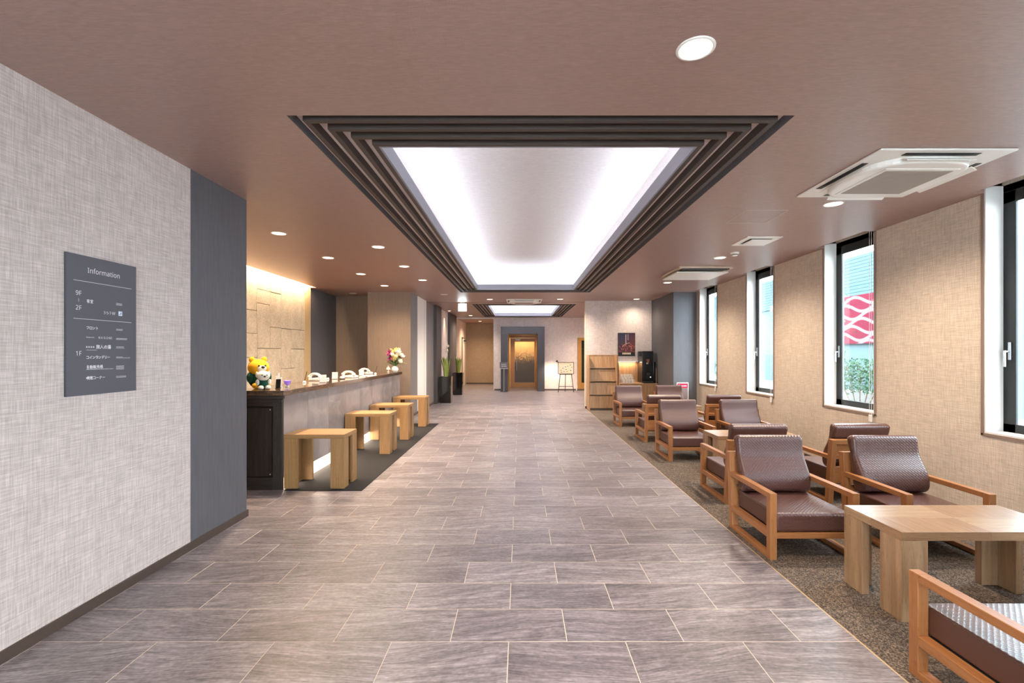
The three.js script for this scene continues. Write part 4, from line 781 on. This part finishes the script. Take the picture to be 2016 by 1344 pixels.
// ---------------------------------------------------------------- far end: sign stand, easel
{
  const s = thing('sign_stand', 'slim floor stand with dark sign plate left of the wooden door', 'sign stand', -0.605, 0, -17.45);
  const face = canvasMat(160, 140, (g, w, h) => { g.fillStyle = '#575055'; g.fillRect(0, 0, w, h); g.fillStyle = '#d8d0d2'; fineText(g, 26, 42, 105, 15, 3); fineText(g, 26, 82, 105, 20, 8); });
  part('base', bx(-0.13, 0.13, 0, 0.015, -0.1, 0.1, 0.004), M.blackMatt, s); part('pole', rod([0, 0.015, 0], [0, 0.88, 0], 0.016, 12), M.steel, s);
  part('sign_plate', bx(-0.155, 0.155, 0.89, 1.125, -0.01, 0.01, 0.003), M.blackMatt, s); part('printed_face', new THREE.PlaneGeometry(0.305, 0.23).translate(0, 1.0075, 0.011), face, s); part('shelf_edge', bx(-0.155, 0.155, 0.872, 0.89, -0.02, 0.03, 0.002), M.whitePlastic, s);
  const e = thing('easel', 'black tripod easel holding a menu board right of the wooden door', 'easel', 1.725, 0, -17.3);
  part('leg', rod([-0.16, 1.12, -0.02], [-0.29, 0.0, 0.08], 0.013, 8), M.blackIron, e); part('leg', rod([0.16, 1.12, -0.02], [0.29, 0.0, 0.08], 0.013, 8), M.blackIron, e); part('leg', rod([0, 1.12, -0.04], [0, 0.0, -0.3], 0.013, 8), M.blackIron, e);
  part('cross_bar', rod([-0.262, 0.22, 0.06], [0.262, 0.22, 0.06], 0.011, 8), M.blackIron, e); part('ledge', bx(-0.24, 0.24, 0.655, 0.675, 0.0, 0.06, 0.003), M.blackIron, e);
  const menu = canvasMat(400, 300, (g, w, h) => {
    g.fillStyle = '#f1dfc0'; g.fillRect(0, 0, w, h);
    [[70, 215, '#c8502c'], [120, 150, '#8a4a22'], [190, 120, '#7a3a1c'], [250, 95, '#99602c'], [320, 70, '#7f3a20'], [330, 215, '#5c2c1c'], [150, 255, '#b03838'], [230, 250, '#c86a3a'], [80, 265, '#9a3a2a'], [360, 130, '#a85a38'], [205, 195, '#5a7a30']].forEach(([x, y, c], i) => { g.fillStyle = '#fff7ea'; g.beginPath(); g.ellipse(x, y, 34, 17, 0, 0, 7); g.fill(); g.fillStyle = c; g.beginPath(); g.ellipse(x, y - 2, 24, 10, 0, 0, 7); g.fill(); });
    g.fillStyle = '#6b3f22'; for (let i = 0; i < 6; i++) fineText(g, 40 + i * 52, 20 + (i % 2) * 12, 40, 6, i);
  });
  const b = thing('menu_board', 'framed menu board with dishes standing on the easel', 'menu board', 1.725, 0.676, -17.27);
  part('frame', [bx(-0.3, 0.3, 0, 0.02, -0.012, 0.012, 0.003), bx(-0.3, 0.3, 0.43, 0.45, -0.012, 0.012, 0.003), bx(-0.3, -0.28, 0.02, 0.43, -0.012, 0.012, 0.003), bx(0.28, 0.3, 0.02, 0.43, -0.012, 0.012, 0.003)], M.baseboard, b);
  part('printed_sheet', bx(-0.28, 0.28, 0.02, 0.43, -0.008, 0.006), M.paper, b); part('printed_face', new THREE.PlaneGeometry(0.56, 0.41).translate(0, 0.225, 0.0066), menu, b);
  const l = thing('clip_lamp', 'small clip lamp on the top left corner of the menu board', 'lamp', 1.725 - 0.33, 1.126, -17.26);
  part('clip', bx(-0.01, 0.06, -0.01, 0.015, -0.02, 0.02, 0.004), M.blackIron, l); part('arm', rod([0, 0.01, 0], [-0.02, 0.04, 0.08], 0.006, 8), M.blackIron, l);
  const hd = lathe([[0.014, 0.07], [0.022, 0.05], [0.038, 0], [0.034, 0.002], [0.018, 0.05], [0, 0.06]], 18); hd.rotateX(0.9).rotateZ(-0.5).translate(-0.02, 0.03, 0.09); part('lamp_head', hd, M.blackIron, l);
  part('bulb', ball(0.016, -0.025, 0.035, 0.11, 1, 1, 1, 12), glowWarm, l);
  const sp = new THREE.SpotLight(new THREE.Color(1, 0.84, 0.62), 5, 0, 1.0, 0.6, 2); sp.name = 'lamp_light'; sp.position.set(-0.05, 0.0, -0.05); sp.target.position.set(-0.2, -0.9, -0.75); sp.castShadow = true; l.add(sp); l.add(sp.target);
}

// ---------------------------------------------------------------- brochure rack, coffee corner
{
  const r = thing('brochure_rack', 'oak brochure rack with stepped shelves against the partition wall', 'rack', 0, 0, 0), w = M.oakRack, x0 = 1.775, x1 = 2.52, d0 = 11.83, d1 = 12.235;
  part('side_panel', bd(x0, x0 + 0.03, 0.0015, 1.424, d0, d1, 0.002, 'y'), w, r); part('side_panel', bd(x1 - 0.03, x1, 0.0015, 1.424, d0, d1, 0.002, 'y'), w, r);
  part('back_panel', bd(x0 + 0.03, x1 - 0.03, 0.4, 1.424, d1 - 0.02, d1, 0, 'y'), w, r);
  part('plinth', bd(x0 + 0.03, x1 - 0.03, 0.0015, 0.05, d0 + 0.03, d1), M.baseboard, r);
  const door = part('cabinet_door', bd(x0 + 0.032, x1 - 0.032, 0.055, 0.36, d0 + 0.003, d0 + 0.025, 0.002, 'y'), w, r);
  part('cabinet_box', bd(x0 + 0.03, x1 - 0.03, 0.05, 0.38, d0 + 0.025, d1 - 0.02), w, r);
  [[0.375, 0.42, 0.0], [0.715, 0.76, 0.1], [1.05, 1.1, 0.2]].forEach(([y0, y1, s]) => {
    const k = part('shelf', bd(x0 + 0.03, x1 - 0.03, y0, y0 + 0.02, d0 + s, d1 - 0.02, 0, 'x'), w, r);
    part('shelf_lip', bd(x0 + 0.03, x1 - 0.03, y0, y1, d0 + s, d0 + s + 0.018, 0.002, 'x'), w, k);
    const A = [0, y0 + 0.02, -(d0 + s + 0.05)], B = [0, y0 + 0.33, -(d0 + s + 0.13)];
    part('sloped_rest', bar(A, B, x1 - x0 - 0.06, 0.012, 0).translate((x0 + x1) / 2, 0, 0), w, k);
  });
}
{
  const c = thing('coffee_cabinet', 'oak cabinet with splashback that carries the coffee machine', 'cabinet', 0, 0, 0), w = M.oakRack, x0 = 2.535, x1 = 3.49, d0 = 11.66, d1 = 12.235, H = 0.704;
  part('body', bd(x0, x1, 0.0015, H - 0.03, d0 + 0.025, d1, 0, 'y'), w, c);
  for (const [a, b] of [[x0 + 0.005, (x0 + x1) / 2 - 0.002], [(x0 + x1) / 2 + 0.002, x1 - 0.005]]) { const d = part('door', bd(a, b, 0.06, H - 0.035, d0 + 0.003, d0 + 0.024, 0.002, 'y'), w, c); part('knob', ball(0.012, a < x0 + 0.2 ? b - 0.04 : a + 0.04, 0.5, -d0 + 0.004, 1, 1, 1, 10), M.steel, d); }
  part('worktop', bd(x0, x1, H - 0.03, H, d0, d1, 0.003, 'x'), w, c);
  part('splashback', bd(x0 + 0.02, x1 - 0.02, H, 1.24, d1 - 0.02, d1, 0, 'y'), w, c);
  const cap = part('splashback_cap', bd(x0, x1, 1.24, 1.275, d1 - 0.1, d1, 0.002, 'x'), M.white, c);
  part('led_strip', bd(x0 + 0.04, 3.05, 1.232, 1.2395, d1 - 0.09, d1 - 0.07), glowSlot, cap);
  rectLight('cabinet_light', 0.5, 0.02, AMBER, 110, [2.8, 1.23, -(d1 - 0.08)], [2.8, 0.7, -(d1 - 0.16)]);
  for (const [a, b] of [[x0, x0 + 0.02], [x1 - 0.02, x1]]) {
    const s = new THREE.Shape([[-d1, H], [-(d0 + 0.1), H], [-(d0 + 0.1), 1.03], [-(d0 + 0.26), 1.24], [-d1, 1.24]].map((p) => new THREE.Vector2(...p)));
    const g = new THREE.ExtrudeGeometry(s, { depth: 0.02, bevelEnabled: false }); g.rotateY(-Math.PI / 2).translate(b, 0, 0); g.scale(1, 1, 1);
    // shape x is z: turn so that the shape's x axis runs along z
    const p = g.attributes.position; for (let i = 0; i < p.count; i++) p.setZ(i, p.getZ(i)); metreUV(g, 1); part('side_panel', g, w, c);
  }
  const m = thing('coffee_machine', 'tall black coffee machine with drink picture on the oak cabinet', 'coffee machine', 3.28, H, -11.95);
  part('tower', bx(-0.17, 0.12, 0, 0.815, -0.23, 0.22, 0.012), M.black, m); part('side_unit', bx(0.12, 0.19, 0, 0.54, -0.2, 0.2, 0.01), M.black, m);
  part('drip_tray', bx(-0.15, 0.11, 0.0, 0.05, 0.22, 0.27, 0.006), M.blackMatt, m); part('spout', bx(-0.05, 0.03, 0.2, 0.26, 0.22, 0.27, 0.008), M.blackMatt, m);
  const pic = canvasMat(80, 120, (g, w, h) => { g.fillStyle = '#2a1714'; g.fillRect(0, 0, w, h); g.fillStyle = '#8a4a3a'; g.fillRect(10, 8, 60, 40); g.fillStyle = '#e8d8c0'; g.fillRect(8, 84, 36, 28); g.fillStyle = '#b06a50'; g.beginPath(); g.arc(44, 62, 18, 0, 7); g.fill(); });
  part('picture_panel', new THREE.PlaneGeometry(0.1, 0.14).translate(-0.02, 0.55, 0.2206), pic, m); part('button_light', bx(0.03, 0.06, 0.145, 0.165, 0.22, 0.224), M.glow(new THREE.Color(1, 1, 1), 1.2), m);
  const tray = thing('cup_rack', 'stepped white cup rack on the oak cabinet left of the machine', 'rack', 2.77, H, -11.9);
  const st = [0, 1, 2].map((i) => bx(-0.17, 0.17, 0, 0.015 + i * 0.06, 0.14 - i * 0.11, 0.03 - i * 0.11, 0.003)); part('steps', st, M.whitePlastic, tray);
  const cup0 = thing('coffee_cup', 'x', 'cup', 0, 0, 0, 0, 'white cups stacked on the stepped rack');
  part('bowl', lathe([[0, 0], [0.026, 0], [0.034, 0.03], [0.039, 0.078], [0.036, 0.078], [0.031, 0.03], [0, 0.008]], 20), M.whitePlastic, cup0);
  part('handle', new THREE.TorusGeometry(0.018, 0.004, 6, 14).translate(0.05, 0.042, 0), M.whitePlastic, cup0);
  let first = true;
  for (let i = 0; i < 3; i++) for (let k = 0; k < 4; k++) {
    const p = [2.77 - 0.12 + k * 0.08, H + 0.015 + i * 0.06, -11.9 + 0.085 - i * 0.11], l = `white cup on the ${['front', 'middle', 'back'][i]} step of the rack, ${['leftmost', 'second from left', 'second from right', 'rightmost'][k]}`;
    if (first) { cup0.position.set(...p); cup0.userData.label = l; first = false; } else copyOf(cup0, l, ...p, rnd() * 0.6);
  }
  const po = thing('poster', 'dark framed poster of a red dusk street on the partition wall', 'poster', 2.83, 1.387, -12.235);
  const art = canvasMat(300, 410, (g, w, h) => {
    const b = g.createLinearGradient(0, 0, w, h * 0.7); b.addColorStop(0, '#2a3450'); b.addColorStop(0.45, '#4a3446'); b.addColorStop(1, '#8a3832'); g.fillStyle = b; g.fillRect(0, 0, w, h);
    for (let i = 0; i < 260; i++) { const y = 190 + hash(i, 1, 5) * 150, x = hash(i, 2, 5) * w; g.fillStyle = ['#3a1f26', '#7a3038', '#c07060', '#26202c'][i % 4]; g.fillRect(x, y, 4 + hash(i, 3, 5) * 12, 8 + hash(i, 4, 5) * 26); }
    g.strokeStyle = '#eec8b0'; g.lineWidth = 7; g.beginPath(); g.moveTo(70, 250); g.quadraticCurveTo(140, 170, 210, 178); g.stroke();
    g.fillStyle = '#e8d8d4'; for (let i = 0; i < 9; i++) { g.fillRect(130, 24 + i * 20, 16, 13); if (i < 7) g.fillRect(172, 18 + i * 16, 12, 10); }
    g.fillStyle = '#191216'; g.fillRect(0, 345, w, 65); g.fillStyle = '#f2e4c0'; for (let i = 0; i < 6; i++) g.fillRect(72 + i * 27, 352, 21, 34);
  }, { roughness: 0.3 });
  part('frame', [bx(-0.228, 0.228, 0, 0.62, 0, 0.012), bx(-0.228, 0.228, 0, 0.012, 0.012, 0.02), bx(-0.228, 0.228, 0.608, 0.62, 0.012, 0.02), bx(-0.228, -0.216, 0.012, 0.608, 0.012, 0.02), bx(0.216, 0.228, 0.012, 0.608, 0.012, 0.02)], M.baseboard, po);
  part('printed_face', new THREE.PlaneGeometry(0.432, 0.596).translate(0, 0.31, 0.0126), art, po);
  const rs = thing('notice_stand', 'white framed floor sign with red notice before the dark pillar', 'sign stand', 3.6, 0.0012, -10.2);
  const red = canvasMat(240, 90, (g, w, h) => { g.fillStyle = '#d3184a'; g.fillRect(0, 0, w, h); g.fillStyle = '#ffeef2'; g.beginPath(); g.arc(40, 34, 16, 0, 7); g.fill(); g.fillRect(34, 34, 22, 28); fineText(g, 74, 34, 140, 24, 4); });
  part('frame', [bx(-0.13, 0.13, 0.8, 0.82, -0.012, 0.012, 0.003), bx(-0.13, -0.115, 0, 0.8, -0.012, 0.012, 0.003), bx(0.115, 0.13, 0, 0.8, -0.012, 0.012, 0.003), bx(-0.115, 0.115, 0.06, 0.075, -0.012, 0.012), bx(-0.13, -0.11, 0, 0.012, -0.12, 0.12), bx(0.11, 0.13, 0, 0.012, -0.12, 0.12)], M.whitePlastic, rs);
  part('panel', bx(-0.115, 0.115, 0.075, 0.8, -0.005, 0.005), std({ color: 0x8a7b7a, roughness: 0.6 }), rs); part('red_notice', new THREE.PlaneGeometry(0.23, 0.09).translate(0, 0.745, 0.0056), red, rs);
}

// ---------------------------------------------------------------- outside the windows
{
  const g = part('street_pavement', bx(4.29, 30, -0.3, -0.15, -40, 14), std({ color: 0x7d7b78, roughness: 0.9 }), scene); g.userData = { kind: 'structure' };
  const b = thing('opposite_building', 'pale blue grey building with louvred upper front across the street', 'building', 0, -0.15, 0), ext = (o) => phys({ roughness: 1, specularIntensity: 0, ...o }), wm = ext({ color: 0x586a6e });
  part('facade', bx(10.2, 14, 0, 4.5, -40, -11.2), wm, b);
  for (let i = 0; i < 12; i++) part('louvre', bx(10.12, 10.2, 3.35 + i * 0.1, 3.443 + i * 0.1, -24, -11.2, 0.004), ext({ color: 0x4c5e63 }), b);
  part('kerb_wall', bx(9.9, 10.2, 0, 0.5, -40, -11.2), std({ color: 0x7d7d7a, roughness: 0.9 }), b);
  const ban = canvasMat(512, 256, (c, w, h) => {
    c.fillStyle = '#5e2430'; c.fillRect(0, 0, w, h); c.strokeStyle = '#6a6064'; c.lineWidth = 16; for (let i = 0; i < 7; i++) { c.beginPath(); for (let x = 0; x <= w; x += 16) c.lineTo(x, 30 + i * 38 + Math.sin(x / 38 + i * 1.7) * 20); c.stroke(); }
    c.fillStyle = '#123a48'; c.beginPath(); c.arc(330, 130, 34, 0, 7); c.fill(); c.fillStyle = '#5e2430'; c.beginPath(); c.arc(344, 126, 18, 0, 7); c.fill();
  }, { roughness: 1 });
  const print = ext({ map: ban.map });
  const bn = thing('street_banner', 'red banner with white waves on the building across the street', 'banner', 10.08, 1.75, -13.4, -Math.PI / 2);
  part('cloth', bx(-1.6, 1.6, 0, 1.45, -0.02, 0.0), ext({ color: 0x5e2430 }), bn); part('printed_face', new THREE.PlaneGeometry(3.2, 1.45).translate(0, 0.725, 0.0015), print, bn);
  const leafG = petal(0.07, 0.045, 0.4, 2), lm = DS(0x1a4422, { roughness: 0.7 });
  function bush(name, label, cat, x, y, z, sx, sy, sz, n, stem) {
    const t = thing(name, label, cat, x, y, z), im = new THREE.InstancedMesh(leafG, lm, n), o = new THREE.Object3D(); im.name = 'foliage'; im.castShadow = im.receiveShadow = true; im.userData.kind = 'stuff';
    for (let i = 0; i < n; i++) { o.position.set((rnd() - 0.5) * sx, stem + rnd() * sy, (rnd() - 0.5) * sz); o.rotation.set(rnd() * 6, rnd() * 6, rnd() * 6); o.updateMatrix(); im.setMatrixAt(i, o.matrix); }
    t.add(im);
    part('stem', Array.from({ length: 5 }, (_, i) => rod([(i - 2) * sx * 0.12, 0, 0], [(i - 2) * sx * 0.2, stem + sy * 0.8, (i - 2) * sz * 0.1], 0.012, 6)), std({ color: 0x5a4632, roughness: 0.9 }), t);
  }
  bush('hedge', 'clipped green hedge before the building across the street', 'hedge', 9.3, -0.15, -12.6, 0.6, 0.9, 3.4, 2600, 0.55);
  bush('young_tree', 'slender young tree with sparse leaves just outside the window', 'tree', 6.7, -0.15, -10.1, 0.7, 2.2, 0.8, 420, 0.7);
  bush('shrub', 'small green shrub outside the farthest window', 'shrub', 8.5, -0.15, -21.5, 0.8, 1.0, 2.4, 900, 0.2);
}

renderer.render(scene, camera);
